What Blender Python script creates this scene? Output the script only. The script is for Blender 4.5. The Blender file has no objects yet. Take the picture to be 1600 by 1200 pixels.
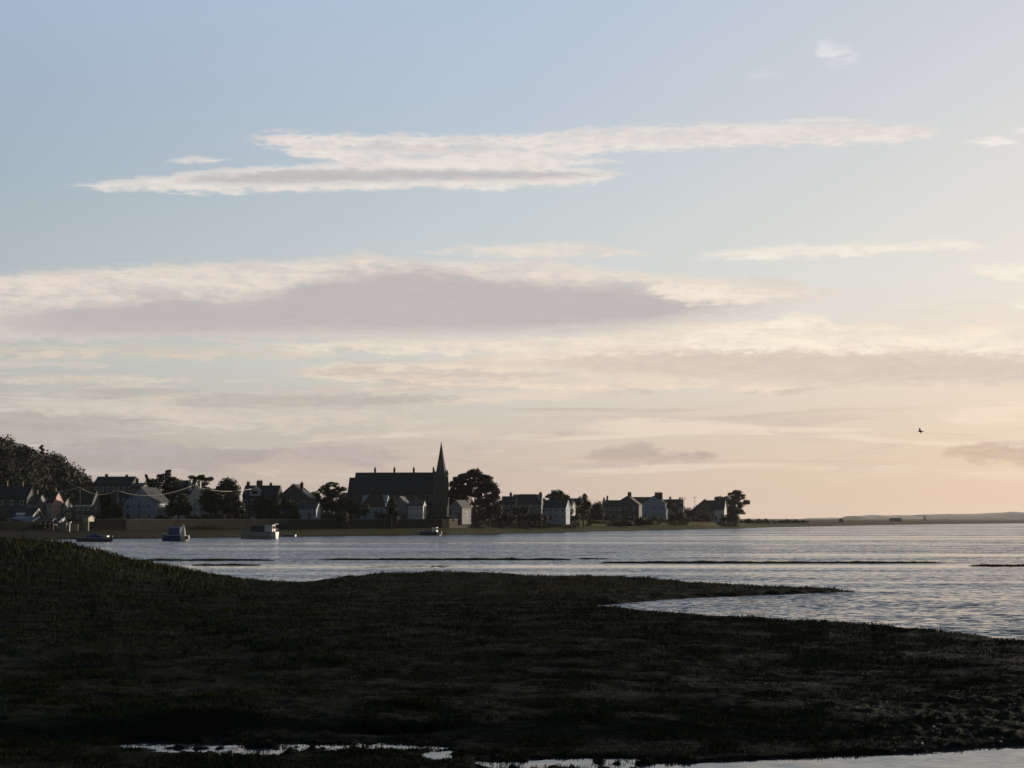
import bpy, math, random
import numpy as np
from mathutils import Vector, Matrix

random.seed(7)
RNG = np.random.default_rng(11)
sc = bpy.context.scene
COL = sc.collection
R = math.radians

# ------------------------------------------------------------------ camera model
F = 2222.0                       # focal length in pixels of the 1600 px wide photograph
EYE = 5.0
TH = math.atan(210.0 / F)        # slight upward tilt: horizon at row 810
CT, ST = math.cos(TH), math.sin(TH)


def P(px, py, D):
    """world point on the ground-plan distance D seen at photo pixel px, py"""
    u, v = (px - 800) / F, (600 - py) / F
    Y, Z = CT - v * ST, ST + v * CT
    k = D / Y
    return Vector((u * k, D, EYE + Z * k))


def dist_at(py, z=0.0):
    v = (600 - py) / F
    return (z - EYE) * (CT - v * ST) / (ST + v * CT)


def push(px):
    """the village front recedes towards its right end"""
    return float(np.interp(px, [900, 1000, 1060, 1100, 1150, 1250], [0, 30, 60, 80, 100, 130])) if px < 1260 else 0.0


def mpp(D):
    return D / F / CT


def px_of(x, y):
    return 800 + F * x / (np.maximum(y, 1.0) * CT)


def direction(px, py):
    u, v = (px - 800) / F, (600 - py) / F
    Y, Z = CT - v * ST, ST + v * CT
    return math.degrees(math.atan2(u, Y)), math.degrees(math.atan2(Z, math.hypot(u, Y)))


cam_d = bpy.data.cameras.new('camera')
cam = bpy.data.objects.new('camera', cam_d)
COL.objects.link(cam)
cam_d.sensor_width = 36.0
cam_d.lens = 36.0 * F / 1600.0
cam_d.clip_start = 0.3
cam_d.clip_end = 40000
cam.location = (0, 0, EYE)
cam.rotation_euler = (math.pi / 2 + TH, 0, 0)
sc.camera = cam

# ------------------------------------------------------------------ materials


def lin(c):
    return tuple(((x / 255.0) / 12.92 if x / 255.0 <= 0.04045 else ((x / 255.0 + 0.055) / 1.055) ** 2.4) for x in c)


def mat(name, c1, c2=None, rough=0.8, scale=3.0, metal=0.0, bump=0.0, spec=0.3, stretch=(1, 1, 1)):
    m = bpy.data.materials.new(name)
    m.use_nodes = True
    nt = m.node_tree
    b = nt.nodes['Principled BSDF']
    b.inputs['Roughness'].default_value = rough
    b.inputs['Metallic'].default_value = metal
    b.inputs['Specular IOR Level'].default_value = spec
    if c2 is None:
        c2 = tuple(x * 0.72 for x in c1)
    tc = nt.nodes.new('ShaderNodeTexCoord')
    mp = nt.nodes.new('ShaderNodeMapping')
    mp.inputs['Scale'].default_value = stretch
    n = nt.nodes.new('ShaderNodeTexNoise')
    n.inputs['Scale'].default_value = scale
    n.inputs['Detail'].default_value = 6
    n.inputs['Roughness'].default_value = 0.65
    r = nt.nodes.new('ShaderNodeValToRGB')
    r.color_ramp.elements[0].position = 0.35
    r.color_ramp.elements[1].position = 0.65
    r.color_ramp.elements[0].color = (*c2, 1)
    r.color_ramp.elements[1].color = (*c1, 1)
    nt.links.new(tc.outputs['Object'], mp.inputs[0])
    nt.links.new(mp.outputs[0], n.inputs['Vector'])
    nt.links.new(n.outputs[0], r.inputs[0])
    nt.links.new(r.outputs[0], b.inputs['Base Color'])
    if bump:
        bp = nt.nodes.new('ShaderNodeBump')
        bp.inputs['Strength'].default_value = bump
        bp.inputs['Distance'].default_value = 0.05
        nt.links.new(n.outputs[0], bp.inputs['Height'])
        nt.links.new(bp.outputs[0], b.inputs['Normal'])
    return m


M = {}
M['stone'] = mat('dark_stone', (0.20, 0.19, 0.175), (0.13, 0.125, 0.115), 0.9, 1.2, bump=0.4)
M['church'] = mat('church_stone', (0.15, 0.14, 0.13), (0.10, 0.095, 0.09), 0.9, 0.9, bump=0.4)
M['pale_stone'] = mat('pale_stone', (0.30, 0.28, 0.22), (0.19, 0.18, 0.14), 0.9, 1.1, bump=0.4)
M['wall_stone'] = mat('mossy_wall_stone', (0.05, 0.047, 0.036), (0.026, 0.028, 0.020), 0.95, 0.45, bump=0.4)
M['slate'] = mat('slate', (0.062, 0.064, 0.07), (0.038, 0.040, 0.044), 0.7, 2.0, bump=0.3)
M['brown_tile'] = mat('brown_tile', (0.12, 0.075, 0.055), (0.075, 0.05, 0.04), 0.8, 2.0, bump=0.3)
M['white'] = mat('white_render', (0.60, 0.60, 0.58), (0.48, 0.48, 0.46), 0.8, 0.8)
M['blue_white'] = mat('blue_white_render', (0.34, 0.40, 0.49), (0.28, 0.33, 0.41), 0.8, 0.8)
M['grey'] = mat('grey_render', (0.26, 0.27, 0.27), (0.19, 0.20, 0.20), 0.85, 0.8)
M['dark_grey'] = mat('dark_render', (0.13, 0.13, 0.13), (0.09, 0.09, 0.09), 0.85, 0.8)
M['cream'] = mat('cream_render', (0.52, 0.46, 0.36), (0.42, 0.37, 0.29), 0.8, 0.8)
M['pink'] = mat('pink_render', (0.60, 0.38, 0.34), (0.50, 0.31, 0.28), 0.8, 0.8)
M['green_white'] = mat('green_white_render', (0.50, 0.60, 0.56), (0.42, 0.5, 0.47), 0.8, 0.8)
M['brick'] = mat('brick', (0.15, 0.095, 0.075), (0.10, 0.07, 0.055), 0.9, 4.0)
M['paint'] = mat('white_paint', (0.8, 0.8, 0.78), (0.72, 0.72, 0.70), 0.5, 2.0)
M['glass'] = mat('window_glass', (0.02, 0.025, 0.03), (0.015, 0.018, 0.022), 0.06, 1.0, spec=0.6)
M['door'] = mat('painted_door', (0.10, 0.09, 0.08), None, 0.5)
M['wood'] = mat('weathered_wood', (0.17, 0.145, 0.11), (0.10, 0.085, 0.065), 0.85, 3.0, stretch=(4, 4, 0.6))
M['pale_wood'] = mat('pale_wood', (0.40, 0.36, 0.28), (0.28, 0.25, 0.19), 0.85, 3.0, stretch=(4, 4, 0.6))
M['cable'] = mat('pale_cable', (0.62, 0.60, 0.52), None, 0.6)
M['metal'] = mat('grey_metal', (0.35, 0.36, 0.37), None, 0.4, metal=0.6)
M['tarp'] = mat('blue_tarpaulin', (0.06, 0.09, 0.20), (0.04, 0.065, 0.15), 0.6, 2.0)
M['bark'] = mat('bark', (0.07, 0.055, 0.04), (0.045, 0.035, 0.028), 0.95, 4.0)
M['leaf'] = mat('dark_leaves', (0.040, 0.050, 0.024), (0.022, 0.028, 0.014), 0.8, 0.5)
M['wood_leaf'] = mat('woodland_leaves', (0.028, 0.034, 0.018), (0.015, 0.019, 0.010), 0.85, 0.12)
M['leaf2'] = mat('olive_leaves', (0.055, 0.058, 0.026), (0.030, 0.034, 0.016), 0.8, 0.5)
M['hull_shaded'] = mat('shaded_pale_hull', (0.36, 0.38, 0.34), (0.28, 0.30, 0.27), 0.45, 1.5)  # shaded side of a pale hull, the shade put into the colour
M['teal_cover'] = mat('dark_teal_canvas', (0.045, 0.075, 0.075), (0.03, 0.052, 0.052), 0.7, 2.0)
M['hull_blue'] = mat('blue_hull', (0.05, 0.09, 0.20), (0.035, 0.07, 0.16), 0.45, 1.5)
M['hull_white'] = mat('white_hull', (0.75, 0.74, 0.70), (0.62, 0.61, 0.57), 0.4, 1.5)
M['hull_dark'] = mat('dark_hull', (0.07, 0.09, 0.11), (0.05, 0.065, 0.08), 0.5, 1.5)
M['red'] = mat('red_paint', (0.42, 0.09, 0.07), (0.32, 0.07, 0.05), 0.5, 2.0)
M['sail'] = mat('sailcloth', (0.76, 0.73, 0.64), (0.66, 0.63, 0.55), 0.8, 2.0)
M['tyre'] = mat('rubber', (0.02, 0.02, 0.02), None, 0.8)
M['car_silver'] = mat('silver_car_paint', (0.45, 0.47, 0.50), None, 0.3, metal=0.5)
M['car_blue'] = mat('blue_car_paint', (0.10, 0.16, 0.28), None, 0.3)
M['car_white'] = mat('white_car_paint', (0.75, 0.75, 0.75), None, 0.3)
M['gull'] = mat('gull_feathers', (0.12, 0.11, 0.10), (0.07, 0.065, 0.06), 0.8, 8.0)
M['hedge'] = mat('hedge_leaves', (0.045, 0.052, 0.026), (0.026, 0.031, 0.016), 0.85, 0.8)
M['hill'] = mat('far_hill_hazed', (0.26, 0.23, 0.19), (0.19, 0.17, 0.145), 0.95, 0.004)  # land colour paled to stand in for the haze of distance
M['road'] = mat('asphalt', (0.055, 0.055, 0.055), None, 0.9, 2.0)

# ------------------------------------------------------------------ mesh builders


class MB:
    def __init__(self):
        self.v, self.f = [], []

    def add(self, vs, fs):
        o = len(self.v)
        self.v += [tuple(x) for x in vs]
        self.f += [tuple(i + o for i in q) for q in fs]
        return self

    def box(self, x0, x1, y0, y1, z0, z1):
        v = [(x, y, z) for z in (z0, z1) for y in (y0, y1) for x in (x0, x1)]
        return self.add(v, [(0, 2, 3, 1), (4, 5, 7, 6), (0, 1, 5, 4), (2, 6, 7, 3), (0, 4, 6, 2), (1, 3, 7, 5)])

    def tube(self, pts, rad, n=6):
        pts = [Vector(p) for p in pts]
        rings = []
        for i, p in enumerate(pts):
            d = (pts[min(i + 1, len(pts) - 1)] - pts[max(i - 1, 0)]).normalized()
            a = d.cross(Vector((0, 0, 1)) if abs(d.z) < 0.9 else Vector((1, 0, 0))).normalized()
            b = d.cross(a)
            r = rad[i] if isinstance(rad, (list, tuple)) else rad
            rings.append([p + a * r * math.cos(2 * math.pi * k / n) + b * r * math.sin(2 * math.pi * k / n) for k in range(n)])
        vs = [q for r in rings for q in r]
        fs = []
        for i in range(len(pts) - 1):
            for k in range(n):
                fs.append((i * n + k, i * n + (k + 1) % n, (i + 1) * n + (k + 1) % n, (i + 1) * n + k))
        fs.append(tuple(range(n))[::-1])
        fs.append(tuple((len(pts) - 1) * n + k for k in range(n)))
        return self.add(vs, fs)

    def cone(self, c, r, z0, z1, n=8, r1=0.0):
        return self.tube([(c[0], c[1], z0), (c[0], c[1], z1)], [r, max(r1, 0.01)], n)

    def prism(self, prof, y0, y1):
        """profile of (x, z) pairs extruded along y"""
        n = len(prof)
        v = [(x, y0, z) for x, z in prof] + [(x, y1, z) for x, z in prof]
        f = [tuple(range(n)), tuple(range(2 * n - 1, n - 1, -1))]
        f += [(i, i + n, (i + 1) % n + n, (i + 1) % n) for i in range(n)]
        return self.add(v, f)

    def prism_x(self, prof, x0, x1):
        n = len(prof)
        v = [(x0, y, z) for y, z in prof] + [(x1, y, z) for y, z in prof]
        f = [tuple(range(n - 1, -1, -1)), tuple(range(n, 2 * n))]
        f += [(i, (i + 1) % n, (i + 1) % n + n, i + n) for i in range(n)]
        return self.add(v, f)

    def build(self, name, m, parent=None, smooth=False):
        me = bpy.data.meshes.new(name)
        me.from_pydata(self.v, [], self.f)
        me.materials.append(m)
        me.update()
        if smooth:
            me.polygons.foreach_set('use_smooth', [True] * len(me.polygons))
        o = bpy.data.objects.new(name, me)
        COL.objects.link(o)
        if parent is not None:
            o.parent = parent
        return o


LEAF_N = []


def arr_mesh(name, verts, faces, m, parent=None, smooth=False):
    verts = np.asarray(verts, np.float32)
    faces = np.asarray(faces, np.int32)
    k = faces.shape[1]
    me = bpy.data.meshes.new(name)
    me.vertices.add(len(verts))
    me.vertices.foreach_set('co', verts.ravel())
    me.loops.add(faces.size)
    me.loops.foreach_set('vertex_index', faces.ravel())
    me.polygons.add(len(faces))
    me.polygons.foreach_set('loop_start', np.arange(0, faces.size, k, dtype=np.int32))
    me.polygons.foreach_set('loop_total', np.full(len(faces), k, np.int32))
    if smooth:
        me.polygons.foreach_set('use_smooth', np.ones(len(faces), bool))
    me.update(calc_edges=True)
    if LEAF_N:
        nn = np.concatenate(LEAF_N)
        LEAF_N.clear()
        if len(nn) == len(verts):
            me.polygons.foreach_set('use_smooth', np.ones(len(faces), bool))
            me.normals_split_custom_set_from_vertices([tuple(q) for q in nn])
    me.materials.append(m)
    o = bpy.data.objects.new(name, me)
    COL.objects.link(o)
    if parent is not None:
        o.parent = parent
    return o


def tag(o, label, cat, group=None):
    o['label'] = label
    o['category'] = cat
    if group:
        o['group'] = group
    return o


def thing(name, label, cat, loc, rz=0.0, group=None):
    o = bpy.data.objects.new(name, None)
    COL.objects.link(o)
    o.location = loc
    o.rotation_euler = (0, 0, rz)
    return tag(o, label, cat, group)


def setting(o, kind='structure'):
    o['kind'] = kind
    return o


# ------------------------------------------------------------------ numpy noise


def vnoise(x, y, seed=0):
    xi, yi = np.floor(x).astype(np.int64), np.floor(y).astype(np.int64)
    fx, fy = x - xi, y - yi
    fx, fy = fx * fx * (3 - 2 * fx), fy * fy * (3 - 2 * fy)

    def h(a, b):
        n = (a * 374761393 + b * 668265263 + seed * 974634777) & 0x7FFFFFFF
        n = ((n ^ (n >> 13)) * 1274126177) & 0x7FFFFFFF
        n = n ^ (n >> 16)
        return (n & 0xFFFF) / 65535.0
    return (h(xi, yi) * (1 - fx) + h(xi + 1, yi) * fx) * (1 - fy) + (h(xi, yi + 1) * (1 - fx) + h(xi + 1, yi + 1) * fx) * fy


def fbm(x, y, seed=0, oct=4):
    s, a, t = 0.0, 0.5, 0.0
    for i in range(oct):
        s = s + a * vnoise(x * 2 ** i, y * 2 ** i, seed + i)
        t += a
        a *= 0.5
    return s / t - 0.5


def sstep(a, b, x):
    t = np.clip((x - a) / (b - a), 0, 1)
    return t * t * (3 - 2 * t)


# ------------------------------------------------------------------ terrain
def ground_pt(px, py, z=0.05):
    D = dist_at(py, z)
    p = P(px, py, D)
    return (p.x, p.y)


MARSH = [ground_pt(*q) for q in [
    (480, 912), (520, 908), (570, 901), (700, 897), (800, 900), (870, 906), (960, 908), (1060, 911), (1130, 917), (1230, 920), (1345, 923),
    (1240, 927), (1100, 933), (1000, 939), (925, 946), (900, 950), (960, 954), (1040, 961), (1150, 968), (1250, 976), (1400, 987),
    (1500, 996), (1600, 1006), (1800, 1030), (2300, 1080), (2500, 1110),
    (2300, 1118), (1900, 1138), (1600, 1161), (1500, 1166), (1400, 1173), (1300, 1178), (1200, 1182), (1130, 1186), (1060, 1189), (960, 1200)]]
MARSH += [(-1, 24.5), (-60, 22), (-220, 60), (-260, 150), (-70, 150), (-40, 134), (-28, 122), (-19.5, 113)]

SHORE_PX = [-3000, -100, 0, 200, 500, 700, 900, 1100, 1300, 1600, 1800, 3500]
SHORE_PY = [847, 845, 844.5, 842, 838, 836, 831, 827, 822, 817.5, 816, 815]
SHORE_D = [dist_at(y) for y in SHORE_PY]
STRIPS = [(215, 430, 876, 2.2), (500, 890, 875, 2.2), (905, 950, 873.5, .9), (940, 1470, 880, 2.8), (1510, 1700, 884.5, 1.6), (300, 410, 883.5, 1.2), (1560, 1640, 847, 1.2)]
PUDDLES = [(425, 1170, 215, 8), (300, 1162, 70, 4), (560, 1170, 80, 5), (430, 1180, 60, 3.5), (690, 1180, 22, 7), (770, 1190, 34, 9), (600, 1150, 90, 2.5), (830, 1196, 60, 5), (900, 1191, 70, 5), (985, 1194, 70, 7), (860, 1203, 110, 5)]


def sd_poly(x, y, poly):
    d = np.full(x.shape, 1e9)
    ins = np.zeros(x.shape, bool)
    n = len(poly)
    for i in range(n):
        ax, ay = poly[i]
        bx, by = poly[(i + 1) % n]
        ex, ey = bx - ax, by - ay
        t = np.clip(((x - ax) * ex + (y - ay) * ey) / (ex * ex + ey * ey), 0, 1)
        d = np.minimum(d, np.hypot(x - ax - ex * t, y - ay - ey * t))
        c = (ay > y) != (by > y)
        with np.errstate(divide='ignore', invalid='ignore'):
            ins ^= c & (x < (bx - ax) * (y - ay) / ((by - ay) if by != ay else 1e-9) + ax)
    return np.where(ins, d, -d)


def town_level(px):
    return np.interp(px, [-3000, 0, 850, 1050, 1150, 1210, 3000], [4.2, 4.2, 4.2, 4.0, 2.6, 1.3, 1.2])


def hill_h(px, y):
    return np.interp(px, [-3000, -400, 0, 80, 140, 200, 260, 320, 420], [48, 36, 26, 19.5, 9.5, 8, 4.5, 2.0, 0]) * sstep(405, 590, y)


def far_ground(x, y):
    px = px_of(x, y)
    s = y - np.interp(px, SHORE_PX, SHORE_D) + 3 * fbm(x * 0.03, y * 0.03, 5) + 1.6 * fbm(x * 0.2, y * 0.2, 6)
    lvl = town_level(px)
    z = np.where(s < 0, np.maximum(-1.0, s * 0.08), np.minimum(s * 0.3, 0.45) + (lvl - 1.75) * np.clip(s / 22.0, 0, 1) * 0.62)
    z = np.maximum(z, np.where(s > 0, np.minimum(0.45, s * 0.3), -1.0))
    z = np.where(s > 23, z + (lvl - 0.45 - (lvl - 1.75) * 0.62) * sstep(24, 28, s), z)
    return np.where(s > 0, z + hill_h(px, y), z) + np.where(s > 2, 0.12 * fbm(x * 0.25, y * 0.25, 9), 0)


def height(x, y):
    x, y = np.asarray(x, float), np.asarray(y, float)
    r = np.hypot(x, y)
    z = np.full(x.shape, -1.0)
    near = (y < 240) & (r < 420)
    if near.any():
        xn, yn = x[near], y[near]
        sd = sd_poly(xn, yn, MARSH)
        rag = 1.0 * fbm(xn * 0.35, yn * 0.6, 21) + 0.5 * fbm(xn * 1.6, yn * 2.2, 22)
        sd = sd + rag * np.clip((yn - 18) / 55, 0.2, 1.6)
        px = px_of(xn, yn)
        plateau = 0.32 + 0.34 * fbm(xn * 0.09, yn * 0.17, 31) + 0.24 * fbm(xn * 0.5, yn * 0.9, 32) + 0.09 * fbm(xn * 2.6, yn * 3.4, 33, 3)
        # hummocky ground in front, a shallow dip behind it
        plateau = plateau + 0.16 * np.exp(-((yn - 37.0) / 2.0) ** 2) * (0.5 + fbm(xn * 0.4, yn * 0.3, 35)) - 0.16 * np.exp(-((yn - 43) / 5) ** 2)
        plateau = np.maximum(plateau, 0.05 + 0.03 * fbm(xn * 1.5, yn * 1.5, 36))
        wet = 1 - sstep(32.2, 34.5, yn)
        plateau = plateau * (1 - 0.72 * wet)
        clod = sstep(1180, 1420, px) * (1 - sstep(36, 44, yn)) * sstep(30.5, 32.5, yn)
        plateau = plateau + clod * (0.05 + 0.30 * np.clip(fbm(xn * 1.7, yn * 2.0, 37), 0, 1) + 0.16 * fbm(xn * 6, yn * 7, 38))
        zz = np.where(sd > 0, np.minimum(plateau, sd * 0.32 + 0.02), np.maximum(-0.8, sd * 0.25))
        # the grassy mound on the left
        ridge = np.interp(px, [-900, 0, 60, 120, 160, 200, 250, 300, 350, 400, 460, 520], [3.9, 3.1, 2.85, 2.35, 1.9, 1.3, 0.84, 0.42, 0.05, -0.2, -0.25, -0.1])
        sig = np.where(yn < 118, 26.0, 9.0)
        zz = np.where(sd > -4, zz + ridge * np.exp(-((yn - 118) / sig) ** 2) * (1 + 0.35 * fbm(xn * 0.15, yn * 0.12, 41)), zz)
        # long low rise that carries the middle of the marsh
        zz = np.where(sd > 0, zz + 0.16 * np.exp(-((yn - 112) / 9) ** 2) * sstep(-30, -5, xn) * (1 - sstep(8, 22, xn)), zz)
        for (cx, cy, wx, wy) in PUDDLES:
            gx, gy = ground_pt(cx, cy, 0)
            ax = wx * mpp(gy)
            ay = wy * gy * gy / (EYE * F)
            q = ((xn - gx) / ax) ** 2 + ((yn - gy) / ay) ** 2
            w = np.exp(-q * 0.9)
            zz = zz * (1 - 0.9 * w) - 0.20 * w * (0.52 + 3.6 * fbm(xn * 1.1, yn * 3.0, 51) + 1.6 * fbm(xn * 5, yn * 7, 52))
        for (xa, xb, py, th) in STRIPS:
            D = dist_at(py)
            xc, hw = (P((xa + xb) / 2, py, D).x), (xb - xa) / 2 * mpp(D)
            e = np.clip(1 - ((xn - xc) / hw) ** 2, 0, 1) ** 0.35 * th * 0.5
            off = 1.2 * fbm(xn * 0.12, yn * 0 + py, 61)
            dd = e * (1 + 0.9 * fbm(xn * 0.5, yn * 0.5, 62)) - np.abs(yn - D - off)
            zz = np.where(np.abs(xn - xc) < hw, np.maximum(zz, np.minimum(dd * 0.2, 0.14)), zz)
        # the bank the photographer stands on
        zz = zz + 3.3 * (1 - sstep(5, 21, np.hypot(xn, np.minimum(yn, 30)) - np.abs(xn) * 0.3)) * (yn < 26)
        z[near] = np.maximum(z[near], zz)
    far = (y > 240)
    if far.any():
        z[far] = far_ground(x[far], y[far])
    back = y < -5
    z[back] = np.maximum(z[back], 3.3)
    return z


def hz(x, y):
    return float(height(np.array([x]), np.array([y]))[0])


def build_ground():
    az_d = np.radians(np.linspace(-25, 25, 560))
    az_o = np.radians(np.concatenate([np.linspace(27, 180, 40), np.linspace(-180, -27, 40)[1:]]))
    az = np.concatenate([az_d, az_o])
    rs = np.concatenate([np.linspace(2, 25, 24), np.arange(25.3, 50, 0.16), np.arange(50, 130, 0.27), np.arange(130, 190, 0.55), np.arange(190, 330, 6),
                         np.arange(330, 780, 2.2), np.arange(780, 1900, 9), np.geomspace(1900, 9000, 26)])
    A, Rr = np.meshgrid(az, rs)
    # rows lie at constant ground distance so that shorelines stay crisp
    X, Y = Rr * np.sin(A), Rr * np.cos(A)
    Z = height(X.ravel(), Y.ravel()).reshape(X.shape)
    V = np.stack([X, Y, Z], -1).reshape(-1, 3)
    nr, nc = X.shape
    i = np.arange(nr - 1)[:, None] * nc
    j = np.arange(nc)[None, :]
    jn = (j + 1) % nc
    Fq = np.stack([i + j, i + jn, i + nc + jn, i + nc + j], -1).reshape(-1, 4)
    m = bpy.data.materials.new('ground')
    m.use_nodes = True
    nt = m.node_tree
    b = nt.nodes['Principled BSDF']
    b.inputs['Roughness'].default_value = 0.85
    b.inputs['Specular IOR Level'].default_value = 0.03
    g = nt.nodes.new('ShaderNodeNewGeometry')
    mp = nt.nodes.new('ShaderNodeMapping')
    mp.inputs['Scale'].default_value = (0.6, 1.0, 1.0)
    n1 = nt.nodes.new('ShaderNodeTexNoise')
    n1.inputs['Scale'].default_value = 0.55
    n1.inputs['Detail'].default_value = 9
    n1.inputs['Roughness'].default_value = 0.7
    r1 = nt.nodes.new('ShaderNodeValToRGB')
    e = r1.color_ramp.elements
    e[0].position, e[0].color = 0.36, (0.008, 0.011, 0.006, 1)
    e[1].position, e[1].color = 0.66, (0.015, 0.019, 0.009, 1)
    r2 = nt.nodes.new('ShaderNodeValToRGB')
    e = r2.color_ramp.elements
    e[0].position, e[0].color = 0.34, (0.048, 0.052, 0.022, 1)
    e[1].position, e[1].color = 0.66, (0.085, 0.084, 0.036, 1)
    sep = nt.nodes.new('ShaderNodeSeparateXYZ')
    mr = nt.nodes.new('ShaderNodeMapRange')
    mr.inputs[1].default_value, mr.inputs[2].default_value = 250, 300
    mix = nt.nodes.new('ShaderNodeMix')
    mix.data_type = 'RGBA'
    # bare wet mud near the waterline
    mud = nt.nodes.new('ShaderNodeMix')
    mud.data_type = 'RGBA'
    mud.inputs[7].default_value = (0.009, 0.010, 0.008, 1)
    mr2 = nt.nodes.new('ShaderNodeMapRange')
    mr2.inputs[1].default_value, mr2.inputs[2].default_value, mr2.inputs[3].default_value, mr2.inputs[4].default_value = 0.06, 0.2, 1, 0
    bp = nt.nodes.new('ShaderNodeBump')
    bp.inputs['Strength'].default_value = 0.6
    bp.inputs['Distance'].default_value = 0.12
    n2 = nt.nodes.new('ShaderNodeTexNoise')
    n2.inputs['Scale'].default_value = 5.0
    n2.inputs['Detail'].default_value = 8
    L = nt.links.new
    L(g.outputs['Position'], mp.inputs[0])
    L(mp.outputs[0], n1.inputs['Vector'])
    L(mp.outputs[0], n2.inputs['Vector'])
    L(n1.outputs[0], r1.inputs[0])
    L(n1.outputs[0], r2.inputs[0])
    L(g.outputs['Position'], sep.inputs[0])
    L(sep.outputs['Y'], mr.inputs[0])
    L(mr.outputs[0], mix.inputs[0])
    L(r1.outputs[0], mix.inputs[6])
    # the shore beside the quay is bare silt rather than turf
    silt = nt.nodes.new('ShaderNodeMix')
    silt.data_type = 'RGBA'
    silt.inputs[7].default_value = (0.026, 0.024, 0.017, 1)
    sm_ = nt.nodes.new('ShaderNodeMapRange')
    sm_.inputs[1].default_value, sm_.inputs[2].default_value, sm_.inputs[3].default_value, sm_.inputs[4].default_value = -112, -62, 0.9, 0
    L(sep.outputs['X'], sm_.inputs[0])
    L(sm_.outputs[0], silt.inputs[0])
    L(r2.outputs[0], silt.inputs[6])
    L(silt.outputs[2], mix.inputs[7])
    L(sep.outputs['Z'], mr2.inputs[0])
    L(mr2.outputs[0], mud.inputs[0])
    L(mix.outputs[2], mud.inputs[6])
    L(mud.outputs[2], b.inputs['Base Color'])
    L(n2.outputs[0], bp.inputs['Height'])
    L(bp.outputs[0], b.inputs['Normal'])
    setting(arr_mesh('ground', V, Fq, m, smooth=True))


build_ground()

# ------------------------------------------------------------------ water


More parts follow.
